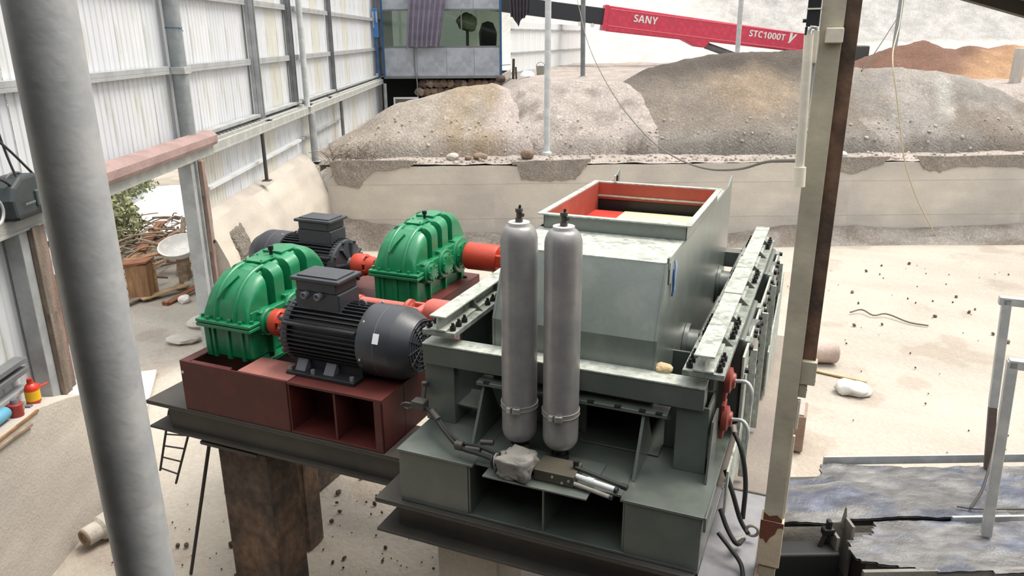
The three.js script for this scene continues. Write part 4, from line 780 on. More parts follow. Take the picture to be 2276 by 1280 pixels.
// hills: white quarry slopes far behind
{
  const g = structB('ground_hill', [0, 0, 0]);
  const hy = (u, v) => { const w = -v - 23; let y = 3.3 + .36 * w * (.8 + .5 * fbm(u * .08 + 9, v * .08 + 9, 31, 3)) * sm(u, 1, 9) + .02 * w * w * sm(u, 1, 9); y += .6 * (fbm(u * .22 + 30, v * .22 + 30, 32, 4) - .5) * sm(w, 0, 6); const rk = sm(u, 15.5, 18) * (1 - sm(u, 25, 27)); y += rk * .9 * (fbm(u * .9 + 30, v * .9 + 30, 36, 5) - .5) * sm(w, 2, 6);
    const pile = 9.2 - .52 * Math.hypot(u - 38, (v + 35.5) * .95); return Math.max(y, pile + .15 * (fbm(u * .6, v * .6 + 50, 37, 3) - .5)); };
  part('quarry_slope', grid(-6, 75, -75, -23, 200, 130, hy, (u, v, y) => { const w = -v - 23, pile = 9.2 - .52 * Math.hypot(u - 38, (v + 35.5) * .95); if (pile > y - .3) return mix(C.white, C.pale, .5 * sm(fbm(u * .3, v * .3 + 50, 38, 4), .45, .7)); const rk = sm(u + 2 * (fbm(u * .3 + 7, v * .3 + 70, 39, 4) - .5), 16, 18.5); let c = mix(C.white, rgb('#dedad2'), sm(fbm(u * .5 + 3, v * .5 + 80, 33, 5), .4, .7)); c = mix(c, mix(C.quarry, rgb('#b9b7b3'), sm(fbm(u * 1.4 + 3, v * 1.4 + 90, 34, 5), .42, .62)), rk * (y > 4.6 ? 1 : .3)); return mix(c, rgb('#d8bfae'), .5 * sm(y, 9, 11)); }), M.heapFar, g);
}
// loose stones on the heaps and along the wall top
{
  const geo = new THREE.IcosahedronGeometry(1, 0), n = 1500;
  const im = new THREE.InstancedMesh(geo, M.stoneG, n); im.name = 'loose_stones'; im.userData.kind = 'stuff'; im.userData.label = 'loose stones scattered over the gravel at the wall top';
  const m4 = new THREE.Matrix4(), q = new THREE.Quaternion(), e = new THREE.Euler(), c = new THREE.Color();
  for (let i = 0; i < n; i++) {
    const u = rr(0.5, 19), v = -.2 - Math.pow(rnd(), 2.5) * 1.5; let y = landY(u, v);
    scene.children.forEach((o) => { if (o.heapY) { const h = o.heapY(u, v); if (h > y && h < y + 3) y = h; } });
    const s = .012 + .045 * Math.pow(rnd(), 5); e.set(rr(0, 6), rr(0, 6), rr(0, 6)); q.setFromEuler(e);
    m4.compose(fb(u, y + s * .3, v), q, V3(s * rr(.8, 1.5), s * rr(.6, 1), s)); im.setMatrixAt(i, m4);
    const k = rr(.75, 1.2); im.setColorAt(i, c.setRGB(k, k * .97, k * .93));
  }
  scene.add(im);
}
function boulder(label, u, y, v, s, m, seedN, kx = 1, ky = .75, kz = 1) {
  const g = mergeVertices(new THREE.IcosahedronGeometry(1, 2).deleteAttribute('uv').deleteAttribute('normal')), p = g.attributes.position;
  for (let i = 0; i < p.count; i++) { const x = p.getX(i), yy = p.getY(i), z = p.getZ(i), k = .75 + .5 * fbm(x * 1.6 + seedN, yy * 1.6 + z * 1.3 + seedN, 3, 3); p.setXYZ(i, x * k * s * kx, yy * k * s * ky, z * k * s * kz); }
  g.computeVertexNormals(); const f = toCreasedNormals(g, .5);
  const o = single('boulder', f, m, label, 'rock'); o.position.copy(fb(u, y + s * ky * .55, v)); return o;
}
boulder('brown rounded stone lying on the wall top left of the white pole', 5.35, 2.06, -.55, .17, M.stone, 4, 1, .9);
boulder('pale stone at the wall top edge, left end of a row of three', 3.45, 2.05, -.5, .14, M.stoneG, 9, 1.2);
boulder('small dark stone at the wall top edge beside the pale one', 3.85, 2.04, -.5, .09, M.stone, 14);
boulder('dark lump of earth at the wall top edge, third of the row', 4.15, 2.05, -.55, .14, M.stone, 19, 1.3);
boulder('white stone on the wall top just right of the tan column', 13.4, 2.05, -.6, .13, M.white, 24, 1.4, .6);
boulder('whitish stone beside the white one on the wall top', 13.05, 2.05, -.5, .08, M.white, 29);
// dry brush in the corner
{
  const t = thingB('dry_brush', 'tuft of dry grey brush growing in the corner of the retaining walls', 'brush', [0.6, 1.7, -.1]); t.userData.kind = 'stuff'; delete t.userData.category;
  const gs = []; for (let i = 0; i < 170; i++) { const a = V3(rr(-.3, .9), rr(.1, .5), rr(-.35, -.05)), d = V3(rr(-.5, .5), rr(-.3, .4), rr(.05, .45)); gs.push(tube([a, a.clone().addScaledVector(d, .5).add(V3(0, .08, 0)), a.clone().add(d)], .006, 4, 3)); }
  part('twigs', gs, M.twig, t);
}
// cabin
{
  const v = -12.8, t = thingB('site_cabin', 'grey-blue site cabin with a long window and blue corner trim', 'cabin', [2.4, 3.5, v]);
  const X0 = 0.08, X1 = 4.78;
  const seams = [X0 + .06, 1.42, 2.6, 3.7, X1 - .06];
  for (let i = 0; i < 4; i++) partA('wall_panel', [bx(seams[i] + .004, seams[i + 1] - .004, 3.52, 4.6, v - .06, v)], M.cabin, t);
  for (let i = 0; i < 4; i++) partA('wall_panel', [bx(seams[i] + .004, seams[i + 1] - .004, 6.04, 7.0, v - .06, v)], M.cabin, t);
  partA('corner_trim', [bx(X0 - .02, X0 + .06, 3.5, 7.0, v - .08, v + .02)], M.cabinBlue, t, 'blue corner trim');
  partA('corner_trim', [bx(X1 - .06, X1 + .03, 3.5, 7.0, v - .08, v + .02)], M.cabinBlue, t, 'blue corner trim');
  partA('floor_frame', [bx(X0, X1, 3.42, 3.52, v - 3, v)], M.girtD, t);
  partA('side_wall', [bx(X1 - .05, X1, 3.5, 4.6, v - 3, v - .08), bx(X1 - .05, X1, 6.04, 7, v - 3, v - .08), bx(X1 - .05, X1, 4.6, 6.04, v - 3, v - 1.2)], M.sheet[0], t);
  partA('side_wall', [bx(X0, X0 + .05, 3.5, 7, v - 3, v - .08)], M.cabin, t);
  partA('inner_wall', [bx(X0, X1, 3.5, 4.5, v - 3, v - 2.9), bx(X0, X1, 6.2, 7.0, v - 3, v - 2.9)].slice(0, 1), mat(0xb4bda8, .9), t); partA('inner_wall', [bx(X0, X1, 6.3, 7.0, v - 3, v - 2.9)], mat(0xb4bda8, .9), t);
  partA('rear_window', [bx(X0, X1, 4.5, 6.3, v - 2.96, v - 2.955, .001)], new THREE.MeshPhysicalMaterial({ color: 0xc6c9c1, roughness: 0.35, transmission: 1, thickness: 0, ior: 1.5, side: THREE.DoubleSide }), t, 'green tinted rear window');
  partA('roof', [bx(X0 - .1, X1 + .1, 7.0, 7.1, v - 3.1, v + .1)], M.cabin, t);
  const w = partA('window_frame', [bx(X0 + .06, X1 - .06, 4.6, 4.66, v - .06, v + .01), bx(X0 + .06, X1 - .06, 5.98, 6.04, v - .06, v + .01), bx(1.55, 1.6, 4.66, 5.98, v - .05, v), bx(3.2, 3.24, 4.66, 5.98, v - .05, v)], M.girtD, t);
  const glass = new THREE.MeshPhysicalMaterial({ color: 0xdfe8e4, roughness: 0.03, transmission: 1, thickness: 0, ior: 1.5, side: THREE.DoubleSide });
  for (const [a, b] of [[X0 + .06, 1.55], [1.6, 3.2], [3.24, X1 - .06]]) partA('glass_pane', [bx(a, b, 4.66, 5.98, v - .035, v - .029, .001)], glass, w);
  const pl = thingB('potted_tree', 'bushy potted tree seen through the cabin window', 'plant', [3.4, 3.55, v - 1.0]);
  part('pot', [turned([[0, 0], [.2, 0], [.26, .35], [.22, .36], [0, .3]], 'y', 18)], M.dark, pl);
  part('trunk', [rod(V3(0, .3, 0), V3(.02, 1.7, 0), .06, 8)], M.twig, pl);
  const cr = mergeVertices(new THREE.IcosahedronGeometry(1, 4).deleteAttribute('uv').deleteAttribute('normal')), p = cr.attributes.position; for (let i = 0; i < p.count; i++) { const x = p.getX(i), y = p.getY(i), z = p.getZ(i), k = .7 + .6 * fbm(x * 3 + 9, y * 3 + z * 2 + 9, 3, 3); p.setXYZ(i, x * k * .42, y * k * .36, z * k * .35); } cr.computeVertexNormals();
  part('crown', [cr.translate(.02, 2.0, 0)], mat(0x8c8f70, .9), pl);
  const cab = thingB('office_chair', 'dark high-backed chair seen through the right end of the cabin window', 'chair', [4.25, 3.55, v - .8]);
  part('seat_back', [extr([[-.3, .9], [.3, .9], [.34, 1.6], [.2, 1.95], [0, 2.02], [-.2, 1.95], [-.34, 1.6]], .1, .03)], M.dark, cab); part('seat', [bx(-.3, .3, .75, .9, -.1, .5, .04)], M.dark, cab); part('pedestal', [rod(V3(0, 0, .2), V3(0, .76, .2), .06, 10), bx(-.3, .3, 0, .06, .15, .25), bx(-.05, .05, 0, .06, -.1, .5)], M.dark, cab);
  const s = thingB('blue_post', 'bright blue post with shiny clips standing at the left corner of the cabin', 'post', [-.1, 3.45, v + .25]);
  part('shaft', [bx(-.05, .05, 0, 2.6, -.05, .05, .006)], M.cabinBlue, s); part('clip', [bx(-.12, .1, 1.55, 2.62, .03, .09, .01)], M.blueBright, s); each('reflector', [bx(-.1, -.05, 1.9, 2.5, .09, .10), bx(.03, .08, 2.1, 2.5, .09, .10), bx(-.09, -.0, .06, .2, .05, .1, .02)], M.chrome, s);
  const d = thingB('drain_pipe', 'thin dark pipe hanging down in front of the cabin base', 'pipe', [1.33, 2.3, v + .06]); part('pipe', [tube([V3(0, 2.3, 0), V3(0, 1.5, .0), V3(.06, 1.1, .02), V3(.07, 0, .02)], .025, 16, 8)], M.girtD, d);
  const c = thingB('cabin_base', 'dark void and rough brown stone footing under the cabin', 'stone wall', [2.4, 2.0, v - .5]);
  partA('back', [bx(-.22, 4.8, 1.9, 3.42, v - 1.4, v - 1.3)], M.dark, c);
  for (let r = 0; r < 4; r++) for (let k = 0; k < 12; k++) { const x = 1.45 + k * .28 + (r % 2) * .14 + rr(-.04, .04); if (x > 4.7) continue; const g = mergeVertices(new THREE.IcosahedronGeometry(1, 1).deleteAttribute('uv').deleteAttribute('normal')), q = g.attributes.position; for (let i = 0; i < q.count; i++) { const kk = .75 + .5 * rnd(); q.setXYZ(i, q.getX(i) * kk * .2, q.getY(i) * kk * .17, q.getZ(i) * kk * .16); } g.computeVertexNormals(); partA('stone', [toCreasedNormals(g, .3).translate(x, 2.2 + r * .33, v - .25 + rr(-.05, .05) - r * .03)], [M.stone, mat(0x6f5b4c, .9), mat(0x8a7a6c, .9), mat(0x5b4d43, .9)][(k * 3 + r * 5 + (k >> 2)) % 4], c); }
  const f = thingB('metal_frame', 'square pale metal frame leaning at the dark gap under the cabin', 'frame', [.95, 2.02, v + .3]);
  each('frame_bar', [bx(-.5, -.43, 0, .7, -.03, .03), bx(.43, .5, 0, .7, -.03, .03), bx(-.43, .43, .63, .7, -.03, .03), bx(-.43, .43, 0, .06, -.03, .03)], M.sheet[1], f); part('grid_panel', [bx(-.42, .42, .06, .63, -.02, .0)], mat(0x6d6a5f, .8, { map: 'mottle' }), f);
}
// hanging cloths in front of the cabin
function hang(label, u, v, top, w0, w1, h, shift, m, folds, ragged) {
  const t = thingB('hanging_cloth', label, 'cloth', [u, top - h, v]);
  const n = 70, k = 14, pos = [], idx = [];
  for (let j = 0; j <= k; j++) for (let i = 0; i <= n; i++) { const a = i / n, b = j / k, w = lerp(w0, w1, b), len = h * (1 - (ragged ? ragged * (Math.abs(a - .45) * 1.2 + .25 * vn(a * 9, 3, 5)) : .06 * vn(a * 7, 2, 9))); pos.push((a - .5) * w + shift * b, h - b * len, .07 * Math.sin(a * folds * 6.28 + .6 * Math.sin(b * 3)) * (.5 + .5 * b) + .03 * vn(a * 20, b * 4, 4)); }
  for (let j = 0; j < k; j++) for (let i = 0; i < n; i++) { const a = j * (n + 1) + i; idx.push(a, a + n + 1, a + 1, a + 1, a + n + 1, a + n + 2); }
  const g = new THREE.BufferGeometry(); g.setAttribute('position', new THREE.Float32BufferAttribute(pos, 3)); g.setIndex(idx); g.computeVertexNormals();
  const f = g.clone(); f.translate(0, 0, -.012); f.setIndex([...idx].reverse()); f.computeVertexNormals();
  part('cloth', [g, f], m, t); part('rail', [rod(V3(-w0 / 2 - .1, h + .02, 0), V3(w0 / 2 + .1, h + .02, 0), .025, 8)], M.girtD, t);
}
hang('faded mauve striped cloth hanging over the middle of the cabin window', 2.05, -12.45, 7.2, 1.5, 1.3, 2.65, -.35, M.cloth, 7, 0);
hang('dark ragged cloth hanging at the right corner of the cabin', 5.5, -12.35, 7.2, .9, .7, 1.85, -.0, M.clothD, 6, .35);
// white fence running back beside the cabin
{
  const a = fb(5.15, 3.4, -12.9), b = fb(9.15, 3.45, -24), L = a.distanceTo(b), t = new THREE.Group(); t.name = numbered('sheet_fence'); scene.add(t); t.position.copy(a); t.rotation.y = Math.atan2(-(b.z - a.z), b.x - a.x);
  tag(t, 'white corrugated sheet fence running back beside the cabin', 'fence');
  const g = boxUV(prep(sheetGeo(.84, 2.15).rotateY(-Math.PI / 2).translate(0, 0, 0)));
  const M2 = mat(0xe8ebec, .6, { map: 'sheet' });
  for (let i = 0; i < Math.floor(L / .84); i++) { const o = new THREE.Mesh(g, M2); o.name = 'sheet_panel'; o.position.set(i * .84, 0, 0); t.add(o); }
  each('rail', [bx(0, L, .95, 1.0, .02, .07), bx(0, L, 1.85, 1.9, .02, .07), bx(0, L, .2, .24, .02, .06)], M.girt, t);
}
// poles
const pole = (label, u, y0, v, y1, r, m, lean = 0) => { const t = thingB('pole', label, 'pole', [u, y0, v]); part('shaft', [rod(V3(0, 0, 0), V3(lean, y1 - y0, 0), r, 18)], m, t); part('foot', [turned([[0, 0], [r * 1.7, 0], [r * 1.6, .05], [r, .08], [0, .08]], 'y', 18)], m, t); return t; };
pole('white steel pole standing on the back wall above the feed mouth', 5.83, 2.2, -.22, 8.5, .075, M.whitePipe);
pole('dark grey pole at the far end of the white fence', 7.75, 3.55, -10, 9, .085, M.girtD, -.1);
pole('pale grey pole standing in front of the red crane boom', 14.6, 3.4, -14, 9, .1, M.galv, -.04);
pole('slim grey pole in front of the white quarry slope at the right', 21.15, 3.6, -14, 9, .1, M.greyPost, .02);
// mobile crane
{
  const { FontLoader } = await import('three/addons/loaders/FontLoader.js'); const { TextGeometry } = await import('three/addons/geometries/TextGeometry.js');
  const font = await new FontLoader().loadAsync('fonts/droid/droid_sans_bold.typeface.json');
  const v = -20, t = thingB('mobile_crane', 'red and black telescopic crane boom with its truck behind the grey heap', 'crane', [21.5, 3.2, v]);
  const p0 = [9.8, 5.84], p1 = [20.6, 4.48], ang = Math.atan2(p1[1] - p0[1], p1[0] - p0[0]), L = Math.hypot(p1[0] - p0[0], p1[1] - p0[1]);
  const put = (gs) => gs.map((g) => g.rotateZ(ang).translate(p0[0], p0[1], v));
  const b = partA('outer_boom', put([extr([[0, .50], [0, -.52], [.25, -.56], [3.9, -.50], [4.6, -.74], [5.0, -.74], [5.2, -.44], [L, -.36], [L, .38], [.2, .52]], .9, .04).translate(0, 0, -.45)]), M.crane, t, 'red boom section');
  partA('boom_collar', put([bx(-.08, .12, -.58, .58, -.5, .5, .02)]), M.crane, b);
  partA('boom_edge', put([bx(.2, L - .1, .40, .44, .45, .47), bx(.2, L - .1, -.36, -.32, .45, .47)].map((g) => g)), mat(0xe0697a, .5), b, 'paler red edge');
  partA('inner_boom', put([bx(-6.5, .1, -.33, .42, -.36, .36, .03), bx(-12, -6.2, -.26, .35, -.28, .28, .03)]), M.craneD, t, 'black inner boom section');
  eachA('white_disc', [put([rod(V3(-.55, -.42, .3), V3(-.55, -.42, .4), .1, 14)])[0], put([rod(V3(-1.15, -.42, .3), V3(-1.15, -.42, .4), .1, 14)])[0]], M.white, t);
  partA('luffing_cylinder', [rod(fbL(14.8, 4.55, v), fbL(17.6, 3.6, v), .16, 16)], M.girtD, t); partA('cylinder_rod', [rod(fbL(14.2, 4.72, v), fbL(15.2, 4.42, v), .11, 14)], M.tubeCream, t);
  const txt = (s, size, x, y) => new TextGeometry(s, { font, size, depth: .012, curveSegments: 4 }).translate(x, y, .455);
  partA('lettering', put([txt('SANY', .33, 1.35, -.02)]), M.white, b, 'white lettering SANY');
  partA('lettering', put([txt('STC1000T', .29, 7.0, .0)]), M.white, b, 'white lettering STC1000T');
  partA('stripe', put([bx(9.0, 9.12, .0, .4, .452, .46).rotateZ(0), extr([[8.95, -.08], [9.05, -.08], [9.35, .36], [9.25, .36]], .01).translate(0, 0, .455)]), M.white, b);
  partA('turret', [bx(20, 22.6, 3.55, 4.5, v - 1, v + .8, .08), bx(20.1, 21.2, 4.3, 5.0, v - .5, v + .5, .08)], mat(0x3a3a38, .6), t);
  partA('hook_hoop', [new THREE.TorusGeometry(.55, .07, 8, 20, Math.PI).rotateZ(.2).translate(20.3, 4.05, v + .9), bx(20.3, 21.4, 4.45, 4.6, v + .8, v + 1)], M.tubeCream, t);
  partA('chassis', [bx(17, 27, 3.3, 3.7, v - 1.2, v + 1.2, .05)], M.craneD, t);
  for (const x of [18, 19.6, 23.2, 24.8, 26.2]) partA('wheel', [rod(V3(x, 3.75, v + .75), V3(x, 3.75, v + 1.15), .5, 22)], M.rubber, t);
}
function fbL(u, y, v) { return V3(u, y, v); }
// rubbish at the fence foot
{
  const b = thingB('basin', 'white basin lying upside down by the fence foot', 'basin', [5.75, 3.58, -10.9]); part('bowl', [turned([[.0, .2], [.14, .19], [.25, .1], [.3, .0], [.27, .0], [.22, .09], [.13, .17], [0, .18]], 'y', 22)], M.white, b);
  const k = thingB('stake', 'charred dark wooden stake standing beside the cabin corner', 'stake', [5.22, 3.45, -11.3]); part('stake', [bar(V3(0, 0, 0), V3(.02, .75, 0), .1, .08), bar(V3(.12, .0, 0), V3(.1, .45, 0), .07, .06)], mat(0x40382f, .9), k);
  boulder('dark rounded stone under the right corner of the cabin', 4.75, 3.35, -11.8, .2, mat(0x4a4038, .9), 31);
  const d = thingB('drum', 'small dirty bucket beside the white basin', 'bucket', [6.25, 3.58, -11]); part('bucket', [turned([[0, 0], [.14, 0], [.17, .36], [.15, .36], [.12, .03], [0, .03]], 'y', 18)], M.dirtyMetal, d); part('handle', [new THREE.TorusGeometry(.16, .01, 6, 16, Math.PI).translate(0, .34, 0)], M.girtD, d);
}
{
  const t = thingB('concrete_pillar', 'pale grey square pillar standing before the red soil at the right edge', 'pillar', [20.05, 3.1, -4.3]); part('shaft', [bx(-.12, .12, 0, 1.5, -.12, .12, .02)], M.concreteL, t); part('foot', [bx(-.2, .2, 0, .1, -.2, .2, .02)], M.concreteL, t);
}
// ---------- near posts, cables and the right-hand side ----------
{
  const t = thing('pipe_column', 'thick pale grey pipe column standing closest to the viewer, a dark scrape near its foot', 'column', [-2.25, 0, -1.69]);
  part('pipe', [rod(V3(0, 0, 0), V3(0, 7.0, 0), .100, 44)], mat(0xb4b7b9, .42, { map: 'dust', bump: 'fine', bs: .0015 }), t);
  const sc = []; const spots = [[2.86, .55, .05, .03], [2.9, .64, .035, .03], [2.93, .70, .02, .03], [2.84, .44, .02, .02], [2.79, .66, .018, .05], [2.72, .68, .02, .05], [2.63, .72, .022, .05], [2.54, .70, .02, .05], [2.46, .74, .016, .05], [2.38, .72, .012, .04]];
  spots.forEach(([y, a, w, h], i) => { const pts = []; for (let k = 0; k < 12; k++) { const f = (k / 12) * 6.283, q = .7 + .6 * vn(k * .9 + i * 7, 1, 4); pts.push([Math.cos(f) * w * q, Math.sin(f) * h * q]); } const g = extr(pts, .0016), q = g.attributes.position; for (let k = 0; k < q.count; k++) { const th = a + q.getX(k) / .1, rad = .0995 + q.getZ(k); q.setXYZ(k, Math.sin(th) * rad, y + q.getY(k), Math.cos(th) * rad); } g.computeVertexNormals(); sc.push(g); });
  bits('scrape_mark', sc, mat(0x6f6c50, .8, { map: 'mottle' }), t);
}
{
  const t = thing('steel_column', 'tan steel column rising in front of the crusher on the right, with a rusty foot', 'column', [-.085, 0, -3.89]);
  part('face_section', [bx(-.05, .05, 2.12, 7.0, -.04, .0, .003), bx(-.05, -.043, 2.12, 7.0, -.1, -.04), bx(-.05, .05, 2.12, 7.0, -.11, -.1)], M.columnFace, t, 'tan front section');
  part('brown_section', [bx(.045, .115, 3.38, 7.0, -.13, -.05, .003)], M.columnDark, t, 'dark brown rear section');
  part('foot_sleeve', [bx(-.062, .062, 2.14, 2.43, -.115, .012, .004)], mat(0xd0bfa4, .75, { map: 'mottle', bump: 'fine', bs: .003 }), t, 'pale foot sleeve');
  part('rust_band', [extr([[-.061, 2.33], [-.05, 2.31], [-.04, 2.32], [-.02, 2.29], [-.005, 2.33], [.02, 2.36], [.03, 2.40], [.05, 2.41], [.061, 2.40], [.061, 2.435], [-.061, 2.435]], .003).translate(0, 0, .0115), extr([[-.05, 2.43], [.05, 2.43], [.05, 2.45], [.02, 2.475], [-.02, 2.46], [-.05, 2.48]], .002).translate(0, 0, -.0005)], mat(0x6f4030, .9, { map: 'mottle', bump: 'fine', bs: .004 }), t, 'rust around the foot joint');
  part('foot_post', [bx(-.045, .045, 0, 2.14, -.09, -.0, .003)], M.columnFace, t);
  part('bracket', [bx(.05, .125, 3.27, 3.40, -.09, -.02, .004), bx(.05, .09, 3.19, 3.27, -.09, -.03)], M.columnFace, t);
  part('pale_clip', [bx(.05, .068, 3.0, 3.17, -.06, -.03)], M.tubeCream, t);
  each('rung_clip', [bx(.05, .062, 2.2, 2.95, -.07, -.05), bx(-.02, .055, 4.965, 5.03, .0, .045, .005)], M.tubeCream, t);
}
{
  const t = thing('cream_tube', 'cream plastic tube hanging along the left side of the tan column', 'tube', [-.16, 4.33, -3.76]);
  partA('tube', [rod(V3(-.145, 4.35, -3.755), V3(-.17, 5.0, -3.76), .021, 18), rod(V3(-.14, 4.33, -3.752), V3(-.145, 4.42, -3.755), .027, 18)], M.tubeCream, t);
  partA('loop', [tube([V3(-.172, 4.97, -3.76), V3(-.168, 5.03, -3.76), V3(-.145, 5.03, -3.77), V3(-.135, 4.98, -3.78), V3(-.14, 4.80, -3.80), V3(-.15, 4.6, -3.80)], .008, 24, 8)], M.galv, t);
  partA('strap', [bx(-.16, -.13, 4.88, 5.02, -3.80, -3.765, .004)], M.tubeCream, t);
  const b = thing('wall_box', 'small dark junction box fixed at the top left of the tan column', 'box', [-.155, 5.03, -3.82]);
  partA('case', [bx(-.19, -.136, 5.035, 5.16, -3.86, -3.80, .005)], M.dark, b); partA('knob', [rod(V3(-.19, 5.06, -3.82), V3(-.205, 5.06, -3.82), .008, 8)], M.black, b); partA('top_rim', [bx(-.193, -.133, 5.105, 5.112, -3.865, -3.795)], M.tubeCream, b); partA('tail', [bx(-.192, -.182, 4.96, 5.035, -3.84, -3.81)], M.dark, b);
}
// hanging cables
{
  const c = thing('cable', 'long slack cable hanging from the dark pole to the tan column', 'cable', [-1, 3.5, -8]);
  partA('cable', [tube([[-8.75, 6.18, -26.45], [-6.78, 4.89, -21.44], [-5.17, 4.22, -17.43], [-3.81, 3.76, -14.25], [-2.68, 3.52, -11.69], [-1.86, 3.55, -9.64], [-1.21, 3.7, -7.98], [-.74, 3.93, -6.64], [-.44, 4.17, -5.52], [-.17, 4.40, -4.1]].map((p) => V3(...p)), .011, 90, 6)], M.wire, c);
  const r = thingB('rope', 'thin tan rope hanging from the slim grey pole to the foot of the back wall', 'rope', [17, 0, -2]);
  partA('rope', [tube([[21.2, 6.9, -14], [17.28, 5.3, -6.2], [15.25, 4.95, -2.24], [14.2, 4.5, -.2], [14.06, 4.2, .2], [14.23, 3.53, .25], [14.46, 2.67, .25], [14.66, 2.01, .25], [15.08, 1.1, .3], [15.77, .03, .35]].map((p) => V3(...p)), .016, 120, 6)], M.rope, r);
  const w = thingB('stay_wire', 'dark stay wire slanting down from the slim grey pole to the tan column', 'wire', [15, 4, -3]);
  partA('wire', [tube([[21.15, 5.75, -14], [15.61, 4.62, -3.94], [12.0, 4.3, 3.0]].map((p) => V3(...p)), .014, 50, 6)], M.wireD, w);
}
// steel frame and sheets at the right
{
  const t = thing('steel_stand', 'pale grey steel frame of angled legs and rails at the right edge of the yard', 'stand', [1.85, .52, -7.9]);
  const leg = (name, a, b, m) => partA(name, [bar(a, b, .085, .085)], m, t);
  leg('leg', V3(1.72, .53, -7.31), V3(1.63, 2.3, -7.31), M.galv); leg('leg', V3(1.845, 1.25, -8.66), V3(1.77, 2.46, -8.66), M.galv);
  partA('burnt_leg_end', [bar(V3(1.92, .53, -8.66), V3(1.845, 1.25, -8.66), .08, .08)], mat(0x6b5c55, .85, { map: 'mottle', bump: 'fine', bs: .006 }), t, 'dark scorched leg end');
  leg('top_rail', V3(1.70, 2.43, -8.66), V3(3.6, 2.43, -8.66), M.galv); leg('top_rail', V3(1.60, 2.27, -7.31), V3(3.4, 2.27, -7.31), M.galv);
  leg('leg', V3(3.5, .53, -8.66), V3(3.5, 2.43, -8.66), M.galv); leg('leg', V3(3.3, .53, -7.31), V3(3.3, 2.27, -7.31), M.galv);
  leg('cross_rail', V3(3.4, 2.2, -8.62), V3(3.3, 2.2, -7.35), M.galv);
  const r = thing('bent_rod', 'thin bent dark rod leaning from the scorched leg end onto the sheet', 'rod', [1.7, .53, -8.1]); partA('rod', [tube([V3(1.91, .82, -8.55), V3(1.85, .75, -8.3), V3(1.75, .62, -7.95), V3(1.64, .545, -7.72)], .013, 14, 6), tube([V3(1.52, .545, -7.7), V3(1.66, .543, -7.72), V3(1.9, .55, -7.8), V3(2.3, .56, -7.95)], .008, 10, 5)], M.wireD, r);
}
function crumpled(label, outline, y, m, amp) {                 // steel sheet with a bent, dented surface; outline in u,v
  const us = outline.map((p) => p[0]), vs = outline.map((p) => p[1]), u0 = Math.min(...us), u1 = Math.max(...us), v0 = Math.min(...vs), v1 = Math.max(...vs);
  const inside = (u, v) => { let c = false; for (let i = 0, j = outline.length - 1; i < outline.length; j = i++) { const [a, b] = outline[i], [d, e] = outline[j]; if ((b > v) !== (e > v) && u < ((d - a) * (v - b)) / (e - b) + a) c = !c; } return c; };
  const t = thingB('steel_sheet', label, 'sheet', [(u0 + u1) / 2, y - .04, (v0 + v1) / 2]);
  const N = Math.ceil((u1 - u0) / .035), K = Math.ceil((v1 - v0) / .035), hh = (u, v) => y + amp * (fbm(u * 2.2, v * 3 + 9, 91, 4) - .5) + amp * .5 * (fbm(u * 7, v * 9 + 9, 92, 3) - .5);
  const g = grid(u0, u1, v0, v1, N, K, hh, null, (u, yy, v) => inside(u, v)), b = grid(u0, u1, v0, v1, N, K, (u, v) => hh(u, v) - .02, null, (u, yy, v) => inside(u, v)); b.setIndex([...b.index.array].reverse()); b.computeVertexNormals();
  partA('plate', [g, b], m, t);
  return t;
}
